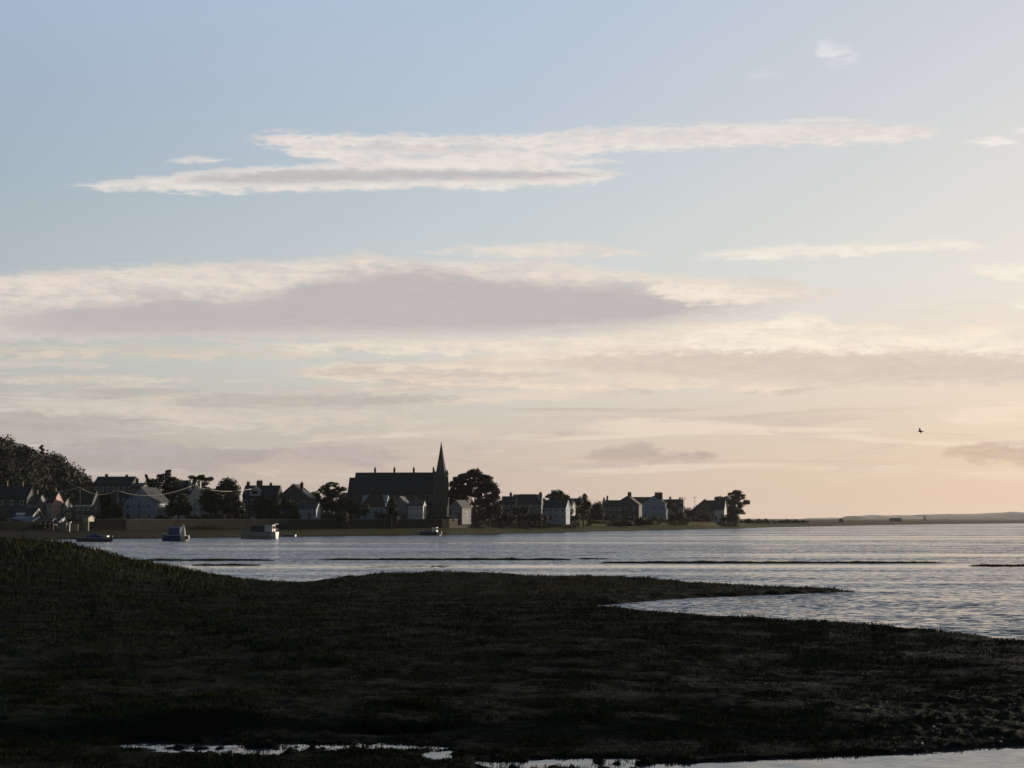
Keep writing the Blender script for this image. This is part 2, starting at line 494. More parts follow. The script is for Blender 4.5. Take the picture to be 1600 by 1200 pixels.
def build_water():
    n = 96
    rs = [0.0, 60, 200, 800, 3000, 9000]
    mb = MB()
    v = [(0, 0, 0)]
    for r in rs[1:]:
        v += [(r * math.cos(2 * math.pi * k / n), r * math.sin(2 * math.pi * k / n), 0) for k in range(n)]
    f = [(0, 1 + k, 1 + (k + 1) % n) for k in range(n)]
    for i in range(len(rs) - 2):
        a, b2 = 1 + i * n, 1 + (i + 1) * n
        f += [(a + k, b2 + k, b2 + (k + 1) % n, a + (k + 1) % n) for k in range(n)]
    mb.add(v, f)
    m = bpy.data.materials.new('water')
    m.use_nodes = True
    nt = m.node_tree
    b = nt.nodes['Principled BSDF']
    b.inputs['Base Color'].default_value = (0.026, 0.038, 0.060, 1)
    b.inputs['Roughness'].default_value = 0.06
    b.inputs['IOR'].default_value = 1.333
    N, L = nt.nodes.new, nt.links.new
    g = N('ShaderNodeNewGeometry')
    sep = N('ShaderNodeSeparateXYZ')
    L(g.outputs['Position'], sep.inputs[0])

    def noise(scale, sx, sy, detail, rough=0.55, dist=0.0):
        mp = N('ShaderNodeMapping')
        mp.inputs['Scale'].default_value = (sx, sy, 1)
        mp.inputs['Rotation'].default_value = (0, 0, R(8))
        t = N('ShaderNodeTexNoise')
        t.inputs['Scale'].default_value = scale
        t.inputs['Detail'].default_value = detail
        t.inputs['Roughness'].default_value = rough
        t.inputs['Distortion'].default_value = dist
        L(g.outputs['Position'], mp.inputs[0])
        L(mp.outputs[0], t.inputs['Vector'])
        return t.outputs[0]

    def math_(op, a, c=None, clamp=False):
        t = N('ShaderNodeMath')
        t.operation = op
        t.use_clamp = clamp
        for i, q in enumerate((a, c)):
            if q is None:
                continue
            if isinstance(q, (int, float)):
                t.inputs[i].default_value = q
            else:
                L(q, t.inputs[i])
        return t.outputs[0]

    def mrange(x, a, c, lo, hi):
        t = N('ShaderNodeMapRange')
        t.interpolation_type = 'SMOOTHSTEP'
        L(x, t.inputs[0])
        for i, q in enumerate((a, c, lo, hi)):
            t.inputs[i + 1].default_value = q
        return t.outputs[0]

    def slopes(scale, sx, sy, detail, rough, dist):
        f = noise(scale, sx, sy, detail, rough, dist).node.outputs['Color']
        v = N('ShaderNodeVectorMath')
        v.operation = 'SUBTRACT'
        L(f, v.inputs[0])
        v.inputs[1].default_value = (0.5, 0.5, 0.5)
        return v.outputs[0]

    def vscale(v, k):
        t = N('ShaderNodeVectorMath')
        t.operation = 'SCALE'
        L(v, t.inputs[0])
        if isinstance(k, (int, float)):
            t.inputs['Scale'].default_value = k
        else:
            L(k, t.inputs['Scale'])
        return t.outputs[0]

    def vadd(a_, c_):
        t = N('ShaderNodeVectorMath')
        t.operation = 'ADD'
        L(a_, t.inputs[0])
        if isinstance(c_, tuple):
            t.inputs[1].default_value = c_
        else:
            L(c_, t.inputs[1])
        return t.outputs[0]
    chop = vadd(vscale(slopes(2.0, 0.7, 1.0, 5, 0.65, 0.6), 1.65), vscale(slopes(0.22, 0.4, 1.0, 2, 0.5, 0.3), 0.45))
    chop = vadd(chop, (0.0, -0.15, 0.0))
    # calm slicks: long bands across the wind, glassy lees beside the marsh strips and in the pools
    slick = mrange(noise(0.035, 0.10, 1.0, 3), 0.50, 0.64, 1.0, 0.25)
    Y = sep.outputs['Y']

    def lee(c, w, depth):
        d = math_('DIVIDE', math_('SUBTRACT', Y, c), w)
        e = math_('POWER', 2.71828, math_('MULTIPLY', math_('MULTIPLY', d, d), -1.0))
        return math_('SUBTRACT', 1.0, math_('MULTIPLY', e, depth))
    s = math_('MULTIPLY', slick, lee(150, 6.5, 0.85))
    s = math_('MULTIPLY', s, lee(131, 4.0, 0.55))
    s = math_('MULTIPLY', s, mrange(Y, 34, 48, 0.10, 1.0))
    flat = N('ShaderNodeVectorMath')
    flat.operation = 'MULTIPLY'
    L(vscale(chop, s), flat.inputs[0])
    flat.inputs[1].default_value = (0.6, 1.0, 0.0)
    nn = N('ShaderNodeVectorMath')
    nn.operation = 'NORMALIZE'
    L(vadd(flat.outputs[0], (0.0, 0.0, 1.0)), nn.inputs[0])
    L(nn.outputs[0], b.inputs['Normal'])
    setting(mb.build('water', m))


build_water()

# ------------------------------------------------------------------ vegetation


def leaf_cards(pts, size, rng):
    n = len(pts)
    a = rng.normal(size=(n, 3))
    a /= np.linalg.norm(a, axis=1)[:, None]
    b = rng.normal(size=(n, 3))
    b -= (a * b).sum(1)[:, None] * a
    b /= np.linalg.norm(b, axis=1)[:, None]
    s = size * rng.uniform(0.6, 1.3, n)[:, None]
    p = np.asarray(pts)
    # every leaf clump is shaded as part of the rounded mass it grows on
    d = p - p.mean(0)
    d /= np.linalg.norm(d, axis=1)[:, None] + 1e-6
    nrm = d + 0.45 * rng.normal(size=(n, 3))
    nrm /= np.linalg.norm(nrm, axis=1)[:, None]
    flip = (np.cross(a, b) * nrm).sum(1) < 0
    b = np.where(flip[:, None], -b, b)
    V = np.stack([p - a * s * .6, p - b * s * .36, p + a * s * .6, p + b * s * .36], 1).reshape(-1, 3)
    Fq = np.arange(4 * n).reshape(-1, 4)
    LEAF_N.append(np.repeat(nrm, 4, axis=0))
    return V, Fq




def lobe_points(c, r, n, rng, shell=0.45, loose=0.14):
    d = rng.normal(size=(n, 3))
    d /= np.linalg.norm(d, axis=1)[:, None]
    q = rng.uniform(shell, 1.0, n) ** 0.8
    stray = rng.uniform(0, 1, n) < loose
    q = np.where(stray, q * rng.uniform(1.0, 1.35, n), q)
    # ragged outline: clumps stick out
    k = 1 + 0.30 * fbm(d[:, 0] * 2.6 + c[0], d[:, 2] * 2.6 + d[:, 1] * 1.7 + c[2], 71) * 2
    return np.asarray(c) + d * (q * k)[:, None] * np.asarray(r)


def tree(name, label, base_px, base_py, D, lobes, cat='tree', group=None, leaf='leaf', size=0.5, dens=1.0, trunk=0.28, seed=0, fork=True):
    rng = np.random.default_rng(1000 + seed)
    D += push(base_px)
    b = P(base_px, base_py, D)
    z = hz(b.x, b.y)
    t = thing(name, label, cat, (b.x, b.y, z), 0, group)
    Vs, Fs, off = [], [], 0
    tb = MB()
    cs = []
    full = list(lobes)
    # smaller limbs of foliage bridge and break up the main masses
    if len(lobes) > 2:
        for _ in range(int(len(lobes) * 2.2)):
            i0 = rng.integers(len(lobes))
            near = sorted(range(len(lobes)), key=lambda j: (lobes[j][0] - lobes[i0][0]) ** 2 + (lobes[j][1] - lobes[i0][1]) ** 2)
            i1 = near[1 + rng.integers(min(2, len(lobes) - 1))]
            f_ = rng.uniform(0.25, 0.75)
            a_, b_ = lobes[i0], lobes[i1]
            q_ = rng.uniform(0.35, 0.7)
            full.append((a_[0] * f_ + b_[0] * (1 - f_) + rng.normal(0, a_[2] * .3), a_[1] * f_ + b_[1] * (1 - f_) + rng.normal(0, a_[3] * .35), min(a_[2], b_[2]) * q_, min(a_[3], b_[3]) * q_))
    for i, (cx, cy, rx, ry) in enumerate(full):
        p = P(cx, cy, D)
        c = np.array([p.x - b.x, rng.uniform(-0.4, 0.4) * rx * mpp(D), p.z - z])
        r = np.array([rx * mpp(D), min(rx, ry * 1.6) * mpp(D), ry * mpp(D)])
        cs.append((c, r))
        # a few sub-clumps per lobe keep the crown uneven
        k = 5
        area = r[0] * r[2] * math.pi
        n = int(max(80, area / (size * size) * 12 * dens))
        V, Fq = leaf_cards(lobe_points(c, r * 0.86, int(n * 0.55), rng), size, rng)
        Vs.append(V); Fs.append(Fq + off); off += len(V)
        for _ in range(k):
            d = rng.normal(size=3); d /= np.linalg.norm(d)
            V, Fq = leaf_cards(lobe_points(c + d * r * 0.62, r * rng.uniform(0.3, 0.5), int(n * 0.45 / k), rng, 0.2), size, rng)
            Vs.append(V); Fs.append(Fq + off); off += len(V)
    top = max(c[2] for c, r in cs)
    arr_mesh('crown', np.concatenate(Vs), np.concatenate(Fs), M[leaf], t)
    lo = min(c[2] - r[2] * 0.3 for c, r in cs)
    mx = sum(c[0] for c, r in cs) / len(cs)
    h1 = max(0.4, lo)
    tb.tube([(0, 0, -0.3), (mx * .2, 0, h1 * 0.5), (mx * .5, 0, h1)], [trunk * 1.3, trunk, trunk * .85], 7)
    for c, r in cs[:len(lobes)]:
        tb.tube([(mx * .5, 0, h1 * 0.92), (mx * .5 + (c[0] - mx * .5) * .45, c[1] * .4, h1 + (c[2] - h1) * .35), tuple(c)], [trunk * .5, trunk * .28, trunk * .1], 5)
    tb.build('trunk', M['bark'], t, True)
    return t


def bush(name, label, lobes, D, base_py, cat='bush', group=None, leaf='hedge', size=0.4, seed=0, dens=1.0):
    rng = np.random.default_rng(3000 + seed)
    cx = sum(l[0] for l in lobes) / len(lobes)
    D += push(cx)
    b = P(cx, base_py, D)
    z = hz(b.x, b.y)
    Vs, Fs, off = [], [], 0
    for (px, py, rx, ry) in lobes:
        p = P(px, py, D)
        c = np.array([p.x - b.x, rng.uniform(-.3, .3), p.z - z])
        r = np.array([rx, min(rx, ry), ry]) * mpp(D)
        # fill down to the ground
        n = int(max(50, r[0] * (r[2] + c[2]) * math.pi / size ** 2 * 6 * dens))
        pts = lobe_points(c, r, n, rng, 0.2)
        low = rng.uniform(0, 1, n) < 0.45
        pts[low, 2] = rng.uniform(0, 1, low.sum()) * np.maximum(pts[low, 2], 0.1)
        pts[:, 2] = np.maximum(pts[:, 2], 0.02)
        V, Fq = leaf_cards(pts, size, rng)
        Vs.append(V); Fs.append(Fq + off); off += len(V)
    o = arr_mesh(name, np.concatenate(Vs), np.concatenate(Fs), M[leaf])
    o.location = (b.x, b.y, z)
    return tag(o, label, cat, group)


# ---- foreground grass: one mass nobody could count


def build_grass():
    rng = np.random.default_rng(5)
    n = 780000
    # spread by viewing angle so that near and far ground are covered alike
    az = np.radians(rng.uniform(-24, 24, n))
    tan = rng.uniform(0.026, 0.20, n)
    r = 4.8 / tan
    x, y = r * np.sin(az), r * np.cos(az)
    z = height(x, y)
    dz = np.abs(height(x, y + 0.6) - z)
    cover = fbm(x * 0.35, y * 0.6, 81) + 0.6 * fbm(x * 1.5, y * 1.5, 82)
    keep = ((z > 0.035) | ((z > -0.09) & (y < 34) & (rng.uniform(0, 1, n) < np.where(px_of(x, y) < 720, 0.65, 0.25)))) & (y > 24) & (y < 240) & (rng.uniform(0, 1, n) < np.clip(0.85 + 2.4 * cover, 0.15, 1)) & (dz < 2)
    # thinner on the muddy beach beside the right-hand pool
    px = px_of(x, y)
    bare = sstep(1150, 1500, px) * (1 - sstep(34, 41, y))
    keep &= rng.uniform(0, 1, n) > bare * 0.75
    x, y, z, r, px = x[keep], y[keep], z[keep], r[keep], px[keep]
    xs, ys = [], []
    for (xa, xb, py, th) in STRIPS:
        D = dist_at(py)
        if D > 240:
            continue
        k = int((xb - xa) * 45)
        q = rng.uniform(xa, xb, k)
        xs.append((q - 800) * mpp(D)); ys.append(D + rng.normal(0, th * 0.5, k) + 1.2 * fbm((q - 800) * mpp(D) * 0.12, q * 0 + D * 0 + py, 61))
    # sparse reeds standing in the shallows past the tip of the spit and along the banks
    for (xa, xb, ya, yb_, k) in ((1180, 1500, 917, 926, 900), (870, 1340, 903, 921, 5000), (900, 1260, 946, 980, 3500), (1250, 1620, 978, 1006, 1500), (980, 1460, 876, 884, 600)):
        q, w_ = rng.uniform(xa, xb, k), rng.uniform(ya, yb_, k)
        for i in range(k):
            g_ = ground_pt(q[i], w_[i], 0)
            xs.append([g_[0]]); ys.append([g_[1]])
    xs, ys = np.concatenate(xs), np.concatenate(ys)
    zs = height(xs, ys)
    ok = (zs > -0.06) & ((zs > 0.0) | (rng.uniform(0, 1, len(zs)) < 0.25))
    xs, ys, zs = xs[ok], ys[ok], np.maximum(zs[ok], -0.05)
    x, y, z = np.concatenate([x, xs]), np.concatenate([y, ys]), np.concatenate([z, zs])
    r, px = np.hypot(x, y), px_of(x, y)
    n = len(x)
    mound = np.exp(-((y - 112) / 22) ** 2) * (1 - sstep(250, 430, px))
    edge = sstep(95, 108, y) * 0.5
    clump = np.clip(0.5 + 2.2 * fbm(x * 0.9, y * 0.9, 83), 0.15, 1.3)
    hgt = (0.05 + 0.13 * clump + 0.17 * mound + 0.08 * edge * clump) * rng.uniform(0.6, 1.3, n) * (0.5 + 0.5 * sstep(36, 75, y))
    tall = rng.uniform(0, 1, n) < 0.012
    hgt = np.where(tall & (y > 50), hgt * 2.0, hgt)
    hgt = np.where((y > 135), hgt * 0.55, hgt)
    w = np.maximum(0.010, r * 0.00033) * rng.uniform(0.7, 1.3, n)
    a = rng.uniform(0, 2 * math.pi, n)
    lean = hgt * rng.uniform(0.1, 0.7, n)
    b = rng.uniform(0, 2 * math.pi, n)
    p = np.stack([x, y, z - 0.02], 1)
    s = np.stack([np.cos(a) * w, np.sin(a) * w, np.zeros(n)], 1)
    l = np.stack([np.cos(b) * lean, np.sin(b) * lean, hgt], 1)
    V = np.stack([p - s, p + s, p + l * [0.45, 0.45, 0.6] + s * .7, p + l, p + l * [0.45, 0.45, 0.6] - s * .7], 1).reshape(-1, 3)
    k = np.arange(n)[:, None] * 5
    m = bpy.data.materials.new('grass_blades')
    m.use_nodes = True
    nt = m.node_tree
    bs = nt.nodes['Principled BSDF']
    bs.inputs['Roughness'].default_value = 0.75
    bs.inputs['Specular IOR Level'].default_value = 0.0
    g = nt.nodes.new('ShaderNodeNewGeometry')
    n1 = nt.nodes.new('ShaderNodeTexNoise')
    n1.inputs['Scale'].default_value = 0.25
    n1.inputs['Detail'].default_value = 8
    n1.inputs['Roughness'].default_value = 0.75
    cr = nt.nodes.new('ShaderNodeValToRGB')
    e = cr.color_ramp.elements
    e[0].position, e[0].color = 0.38, (0.016, 0.023, 0.010, 1)
    e[1].position, e[1].color = 0.68, (0.040, 0.048, 0.020, 1)
    nt.links.new(g.outputs['Position'], n1.inputs['Vector'])
    nt.links.new(n1.outputs[0], cr.inputs[0])
    # reddish brown glasswort on the low spit, greener turf elsewhere
    sp = nt.nodes.new('ShaderNodeSeparateXYZ')
    nt.links.new(g.outputs['Position'], sp.inputs[0])
    ms = []
    for ax_, a_, b_ in (('Y', 78, 96), ('X', -14, 6)):
        t_ = nt.nodes.new('ShaderNodeMapRange')
        t_.inputs[1].default_value, t_.inputs[2].default_value = a_, b_
        nt.links.new(sp.outputs[ax_], t_.inputs[0])
        ms.append(t_.outputs[0])
    mm = nt.nodes.new('ShaderNodeMath')
    mm.operation = 'MULTIPLY'
    nt.links.new(ms[0], mm.inputs[0])
    nt.links.new(ms[1], mm.inputs[1])
    t_ = nt.nodes.new('ShaderNodeMapRange')
    t_.inputs[1].default_value, t_.inputs[2].default_value = 136, 142
    nt.links.new(sp.outputs['Y'], t_.inputs[0])
    m2 = nt.nodes.new('ShaderNodeMath')
    m2.operation = 'MAXIMUM'
    nt.links.new(mm.outputs[0], m2.inputs[0])
    nt.links.new(t_.outputs[0], m2.inputs[1])
    mm = m2
    # brighter, longer grass on the mound
    ms = []
    for ax_, a_, b_ in (('Y', 84, 104), ('X', -10, -24)):
        t_ = nt.nodes.new('ShaderNodeMapRange')
        t_.inputs[1].default_value, t_.inputs[2].default_value = a_, b_
        nt.links.new(sp.outputs[ax_], t_.inputs[0])
        ms.append(t_.outputs[0])
    m3 = nt.nodes.new('ShaderNodeMath')
    m3.operation = 'MULTIPLY'
    nt.links.new(ms[0], m3.inputs[0])
    nt.links.new(ms[1], m3.inputs[1])
    mg = nt.nodes.new('ShaderNodeMix')
    mg.data_type = 'RGBA'
    mg.inputs[7].default_value = (0.052, 0.056, 0.024, 1)
    nt.links.new(m3.outputs[0], mg.inputs[0])
    nt.links.new(cr.outputs[0], mg.inputs[6])
    cr = mg
    mx = nt.nodes.new('ShaderNodeMix')
    mx.data_type = 'RGBA'
    mx.inputs[7].default_value = (0.095, 0.080, 0.044, 1)
    nt.links.new(mm.outputs[0], mx.inputs[0])
    nt.links.new(cr.outputs[2], mx.inputs[6])
    nt.links.new(mx.outputs[2], bs.inputs['Base Color'])
    o = arr_mesh('grass', V, k + np.arange(5)[None, :], m)
    setting(o, 'stuff')


build_grass()


def build_pebbles():
    rng = np.random.default_rng(8)
    mb = MB()
    for i in range(150):
        if i < 110:
            q = (rng.uniform(1330, 1640), rng.uniform(1095, 1160))
        else:
            q = (rng.uniform(900, 1640), rng.uniform(965, 1150))
        gx, gy = ground_pt(*q, 0.3)
        z = hz(gx, gy)
        if z < 0.02:
            continue
        s = rng.uniform(0.008, 0.026)
        rot = Matrix.Rotation(rng.uniform(0, 6.28), 3, 'Z')
        vs = [Vector((gx, gy, z + s * 0.5)) + rot @ Vector((sx * s * (1.6 if sz < 1 else .7), sy * s * (1.2 if sz < 1 else .6), sz * s * .7)) for sz in (-1, 0, 1) for sx, sy in ((-1, -1), (1, -1), (1, 1), (-1, 1))]
        fs = [(3, 2, 1, 0), (8, 9, 10, 11)] + [(l * 4 + k, l * 4 + (k + 1) % 4, l * 4 + 4 + (k + 1) % 4, l * 4 + 4 + k) for l in (0, 1) for k in range(4)]
        mb.add(vs, fs)
    setting(mb.build('pebbles', mat('pebble', (0.24, 0.23, 0.21), (0.06, 0.055, 0.05), 0.7, 9.0)), 'stuff')


build_pebbles()

# ------------------------------------------------------------------ houses


def window(parent, x, z, w, h, y=0.0, frame=None, side=None):
    """frame proud of the wall with a pane inside; side = wall x when it sits on the right-hand wall"""
    t = 0.09
    mb, pb = MB(), MB()
    for (a, b, c, d) in ((x - w / 2, x + w / 2, z, z + t), (x - w / 2, x + w / 2, z + h - t, z + h), (x - w / 2, x - w / 2 + t, z + t, z + h - t), (x + w / 2 - t, x + w / 2, z + t, z + h - t), (x - .03, x + .03, z + t, z + h - t)):
        if side is None:
            mb.box(a, b, y - 0.07, y + 0.01, c, d)
        else:
            mb.box(side - 0.01, side + 0.07, a, b, c, d)
    if side is None:
        pb.box(x - w / 2 + t, x + w / 2 - t, y - 0.03, y + 0.012, z + t, z + h - t)
    else:
        pb.box(side - 0.012, side + 0.03, x - w / 2 + t, x + w / 2 - t, z + t, z + h - t)
    o = mb.build('window', frame or M['paint'], parent)
    pb.build('pane', M['glass'], o)
    return o


def chimney(roof, x, y, z0, z1, w=0.9, d=0.6, m=None, pots=2):
    mb = MB().box(x - w / 2, x + w / 2, y - d / 2, y + d / 2, z0, z1)
    mb.box(x - w / 2 - .06, x + w / 2 + .06, y - d / 2 - .06, y + d / 2 + .06, z1, z1 + .14)
    for i in range(pots):
        mb.cone((x + (i - (pots - 1) / 2) * w / max(pots, 1) * .8, y), 0.13, z1 + .14, z1 + .5, 7, 0.1)
    mb.build('chimney', m or M['brick'], roof)


def house(name, label, x0, x1, yb, ye, yr, D, orient='e', wall='stone', roof='slate', depth=7.5, yaw=-6, chim=(), win=None, door=None,
          side_win=1, barge=False, cat='house', group=None, hip=0.0, peak=None, base_drop=1.5, fascia=False):
    """front from photo column x0 to x1, rows of base, eaves and ridge"""
    D += push((x0 + x1) / 2)
    a, b = P(x0, yb, D), P(x1, yb, D)
    w = (b.x - a.x) / max(0.5, math.cos(R(yaw)))
    cx = (a.x + b.x) / 2
    zb = a.z
    he, hr = P(x0, ye, D).z - zb, P(x0, yr, D).z - zb
    t = thing(name, label, cat, (cx, D, zb), R(yaw), group)
    h = w / 2
    lo = -base_drop
    mb = MB()
    ov = 0.3
    rb = MB()
    th = 0.16
    if orient == 'e':
        mid = depth / 2
        mb.prism_x([(0, lo), (depth, lo), (depth, he), (mid, hr - .02), (0, he)], -h, h)
        mb.build('wall', M[wall], t)
        sl = (hr - he) / mid
        hh = h * hip
        e0 = he - sl * ov + .05
        if hip:
            v = [(-h - ov, -ov, e0), (h + ov, -ov, e0), (h + ov, depth + ov, e0), (-h - ov, depth + ov, e0), (-h + hh, mid, hr + .05), (h - hh, mid, hr + .05)]
            rb.add(v, [(0, 1, 5, 4), (1, 2, 5), (2, 3, 4, 5), (3, 0, 4), (3, 2, 1, 0)])
        else:
            rb.prism_x([(-ov, e0), (mid, hr + .05), (depth + ov, e0), (depth + ov, e0 + th), (mid, hr + .05 + th), (-ov, e0 + th)], -h - .15, h + .15)
        ro = rb.build('roof', M[roof], t)
        for (cxp, ctop, cw) in chim:
            xl = P(cxp, yb, D + mid * 0.9).x - cx
            zt = P(cxp, ctop, D + mid).z - zb
            chimney(ro, max(-h + .4, min(h - .4, xl)), mid, hr - 0.5, max(zt, hr + .5), cw, 0.7, pots=2 if cw < 1.5 else 4)
        if barge:
            bb = MB()
            for s in (h + .15,):
                bb.prism_x([(-ov, e0 - .18), (mid, hr - .13), (depth + ov, e0 - .18), (depth + ov, e0 + .06), (mid, hr + .11), (-ov, e0 + .06)], s + .005, s + .06)
            bb.build('bargeboard', M['paint'], t)
        if fascia:
            MB().box(-h - .15, h + .15, -ov - .06, -ov - .003, e0 - .12, e0 + .24).build('fascia', M['paint'], t)
    else:
        pk = 0.0 if peak is None else P(peak, yb, D).x - cx
        mb.prism([(-h, lo), (h, lo), (h, he), (pk, hr - .02), (-h, he)], 0, depth)
        mb.build('wall', M[wall], t)
        sl = (hr - he) / max(.5, h + pk)
        sr = (hr - he) / max(.5, h - pk)
        rb.prism([(-h - ov, he - sl * ov + .05), (pk, hr + .05), (h + ov, he - sr * ov + .05), (h + ov, he - sr * ov + .05 + th), (pk, hr + .05 + th), (-h - ov, he - sl * ov + .05 + th)], -ov, depth + .2)
        ro = rb.build('roof', M[roof], t)
        for (cxp, ctop, cw) in chim:
            xl = P(cxp, yb, D + 2.5).x - cx
            zt = P(cxp, ctop, D + 2.5).z - zb
            chimney(ro, xl, 2.5, he + (hr - he) * max(0.1, 1 - abs(xl - pk) / h) - .5, zt, cw, 0.7, pots=2 if cw < 1.5 else 4)
        if barge:
            bb = MB()
            bb.prism([(-h - ov, he - sl * ov - .16), (pk, hr - .16), (h + ov, he - sr * ov - .16), (h + ov, he - sr * ov + .08), (pk, hr + .08), (-h - ov, he - sl * ov + .08)], -ov - .05, -ov - .004)
            bb.build('bargeboard', M['paint'], t)
    if win is None:
        win = (max(1, int(w / 2.8)), 2 if he > 4.2 else 1)
    nx, nz = win
    hs = he / max(nz, 1)
    dcol = nx // 2 if door is None else door
    for k in range(nz):
        for i in range(nx):
            x = -h + w * (i + .5) / nx
            if k == 0 and i == dcol and nx > 1:
                dm = MB().box(x - .5, x + .5, -.06, .012, 0.0, min(2.1, hs * .85))
                d = dm.build('door', M['door'], t)
                MB().box(x + .32, x + .38, -.12, -.055, 1.0, 1.12).build('handle', M['metal'], d)
                continue
            window(t, x, k * hs + hs * .32, min(1.1, w / nx * .5), min(1.35, hs * .48))
    if side_win:
        for k in range(nz):
            window(t, depth * .5, k * hs + hs * .34, 0.9, min(1.2, hs * .45), side=h)
    return t


def dormer(t, x, z, w, h, m='white'):
    mb = MB().prism([(x - w / 2, z), (x + w / 2, z), (x + w / 2, z + h * .6), (x, z + h), (x - w / 2, z + h * .6)], -.25, 2.2)
    d = mb.build('dormer', M[m], t)
    MB().box(x - w * .25, x + w * .25, -.31, -.24, z + h * .18, z + h * .55).build('pane', M['glass'], d)


house('terraced_house', 'long dark terrace below the wooded hill, its right gable end pale', -40, 42, 812, 778, 760, 396, wall='dark_grey', yaw=-3, chim=((5, 752, 1.2), (30, 754, 1.2)), win=(5, 2))
house('stone_house', 'narrow grey house with pointed gable left of the pale green wall', 44, 56, 812, 787, 773, 386, wall='grey', yaw=-5, win=(1, 2), chim=((50, 767, .8),))
house('green_house', 'pale green house wall between the grey gable and the pink gable', 64, 74, 811, 786, 779, 392, wall='green_white', yaw=-2, win=(1, 2), side_win=0, fascia=True)
house('pink_house', 'tall pink rendered house with sunlit pointed gable and brick chimney', 73, 82, 812, 785, 769, 386, wall='pink', yaw=-4, win=(1, 2), chim=((78, 764, .9),))
house('grey_cottage', 'slim grey cottage right of the pink house', 90, 97, 813, 792, 779, 392, wall='grey', yaw=-4, win=(1, 2))
house('low_cottage', 'small pale cottage with low ridge behind the quay wall gap', 104, 111, 813, 800, 793, 390, wall='cream', yaw=-3, win=(1, 1))
house('porch_house', 'dark roofed house with white fascia under the bunting cables', 117, 142, 815, 789, 767, 388, wall='dark_grey', roof='slate', yaw=-4, win=(3, 2), door=2, fascia=True)
house('boathouse', 'low boathouse with white bargeboard behind the blue canopy', 8, 50, 816, 808, 795, 374, wall='dark_grey', yaw=-5, barge=True, win=(3, 1), cat='boathouse')

# skyline terraces
house('hill_terrace', 'long dark terrace on the skyline beside the wooded hill', 146, 206, 790, 756, 745, 470, wall='dark_grey', yaw=-2, chim=((164, 742, .9), (196, 744, .9)), win=(7, 2), side_win=0, base_drop=4)
house('hill_cottage', 'small dark cottage with a lone chimney right of the skyline terrace', 203, 222, 792, 761, 755, 462, wall='dark_grey', yaw=-3, chim=((212, 749, .9),), win=(2, 2), base_drop=4)
t = house('blue_gabled_house', 'blue white house with broad gable and one small attic window', 190, 243, 815, 785, 762, 402, 'g', 'blue_white', 'slate', 9, -14, peak=219, win=(3, 2), door=0)
window(t, -2.2, 6.1, 0.8, 1.2)
house('side_cottage', 'low pale cottage built against the right of the blue white house', 244, 262, 815, 797, 783, 408, wall='white', yaw=-6, win=(2, 1))
house('twin_chimney_house', 'dark house above the trees with a pale gable and twin white chimneys', 264, 298, 806, 772, 751, 432, wall='white', yaw=-16, chim=(), win=(3, 2), base_drop=3)
house('portico_house', 'white fronted house half hidden by dark trees behind the blue sailing boat', 312, 350, 817, 797, 782, 412, wall='white', yaw=-5, win=(4, 1), door=1)
t = house('dormer_house', 'dark house with a wide chimney and pale dormer above the fishing boat', 378, 433, 812, 775, 759, 452, wall='dark_grey', yaw=-4, chim=((385, 754, 1.0), (403, 752, 1.9), (421, 756, .8)), win=(5, 2))
dormer(t, -1.6, 7.6, 3.4, 2.9)
house('big_gabled_house', 'large dark house with one broad gable left of the church trees', 433, 482, 813, 778, 757, 440, 'g', 'dark_grey', 'slate', 10, -5, peak=457, win=(3, 2), chim=((470, 755, .9),))
house('pale_bungalow', 'low pale blue building in the shade of trees left of the church', 466, 494, 812, 795, 785, 428, wall='blue_white', yaw=-3, win=(4, 1), side_win=0)
house('hipped_bungalow', 'pale blue bungalow with tiled hipped roof in front of the church nave', 562, 602, 809, 791, 773, 446, wall='blue_white', roof='brown_tile', yaw=-10, hip=.5, win=(4, 1))
house('church_cottage', 'grey gabled cottage joined to the white wing before the church', 612, 638, 811, 792, 776, 454, 'g', 'grey', 'slate', 8, -8, peak=624, win=(2, 2))
house('white_wing_house', 'white low house with rows of tall windows beside the church tower', 638, 661, 812, 790, 782, 452, wall='white', yaw=-4, win=(4, 2), side_win=0, door=9)
house('spire_cottage', 'grey cottage with a pale right verge below the big tree', 704, 722, 812, 793, 782, 464, 'g', 'grey', 'slate', 8, -20, peak=713, win=(2, 1), barge=True)
house('ridge_house', 'long low dark house between the big tree and the rounded tree', 784, 806, 813, 786, 776, 512, wall='dark_grey', yaw=-4, chim=((797, 771, .9),), win=(3, 2))
house('villa', 'dark hip roofed villa with flat ridge between the big tree and rounded tree', 800, 846, 813, 787, 772, 520, wall='grey', yaw=-6, hip=.45, chim=((843, 771, 1.0),), win=(4, 2))
house('white_house', 'white house with a sunlit pointed gable under the rounded tree', 836, 884, 813, 793, 782, 532, wall='blue_white', yaw=-14, win=(5, 2), barge=True)
house('rear_white_gable', 'slim pale house behind the white house with sunlit gable', 872, 890, 813, 792, 779, 560, wall='white', yaw=-20, win=(2, 2), barge=True)
house('flat_ridge_house', 'plain dark house showing its roof between two round trees', 888, 905, 813, 786, 779, 575, wall='dark_grey', yaw=-4, win=(2, 2), side_win=0)
house('two_chimney_house', 'dark house with two tall chimneys at the left of its roof', 942, 972, 813, 790, 782, 600, wall='dark_grey', yaw=-3, chim=((943.5, 779, .8), (948.5, 776, .8)), win=(4, 2), side_win=0)
house('gabled_villa', 'dark villa with broad front gable and sunlit cream side wall', 958, 998, 813, 789, 775, 604, 'g', 'dark_grey', 'brown_tile', 10, -13, peak=981, win=(3, 2), chim=((982, 770, 1.6),))
house('rear_house', 'long roofed house behind and between the two gabled villas', 988, 1024, 812, 785, 777, 650, wall='cream', roof='brown_tile', yaw=-3, win=(4, 2), side_win=0)
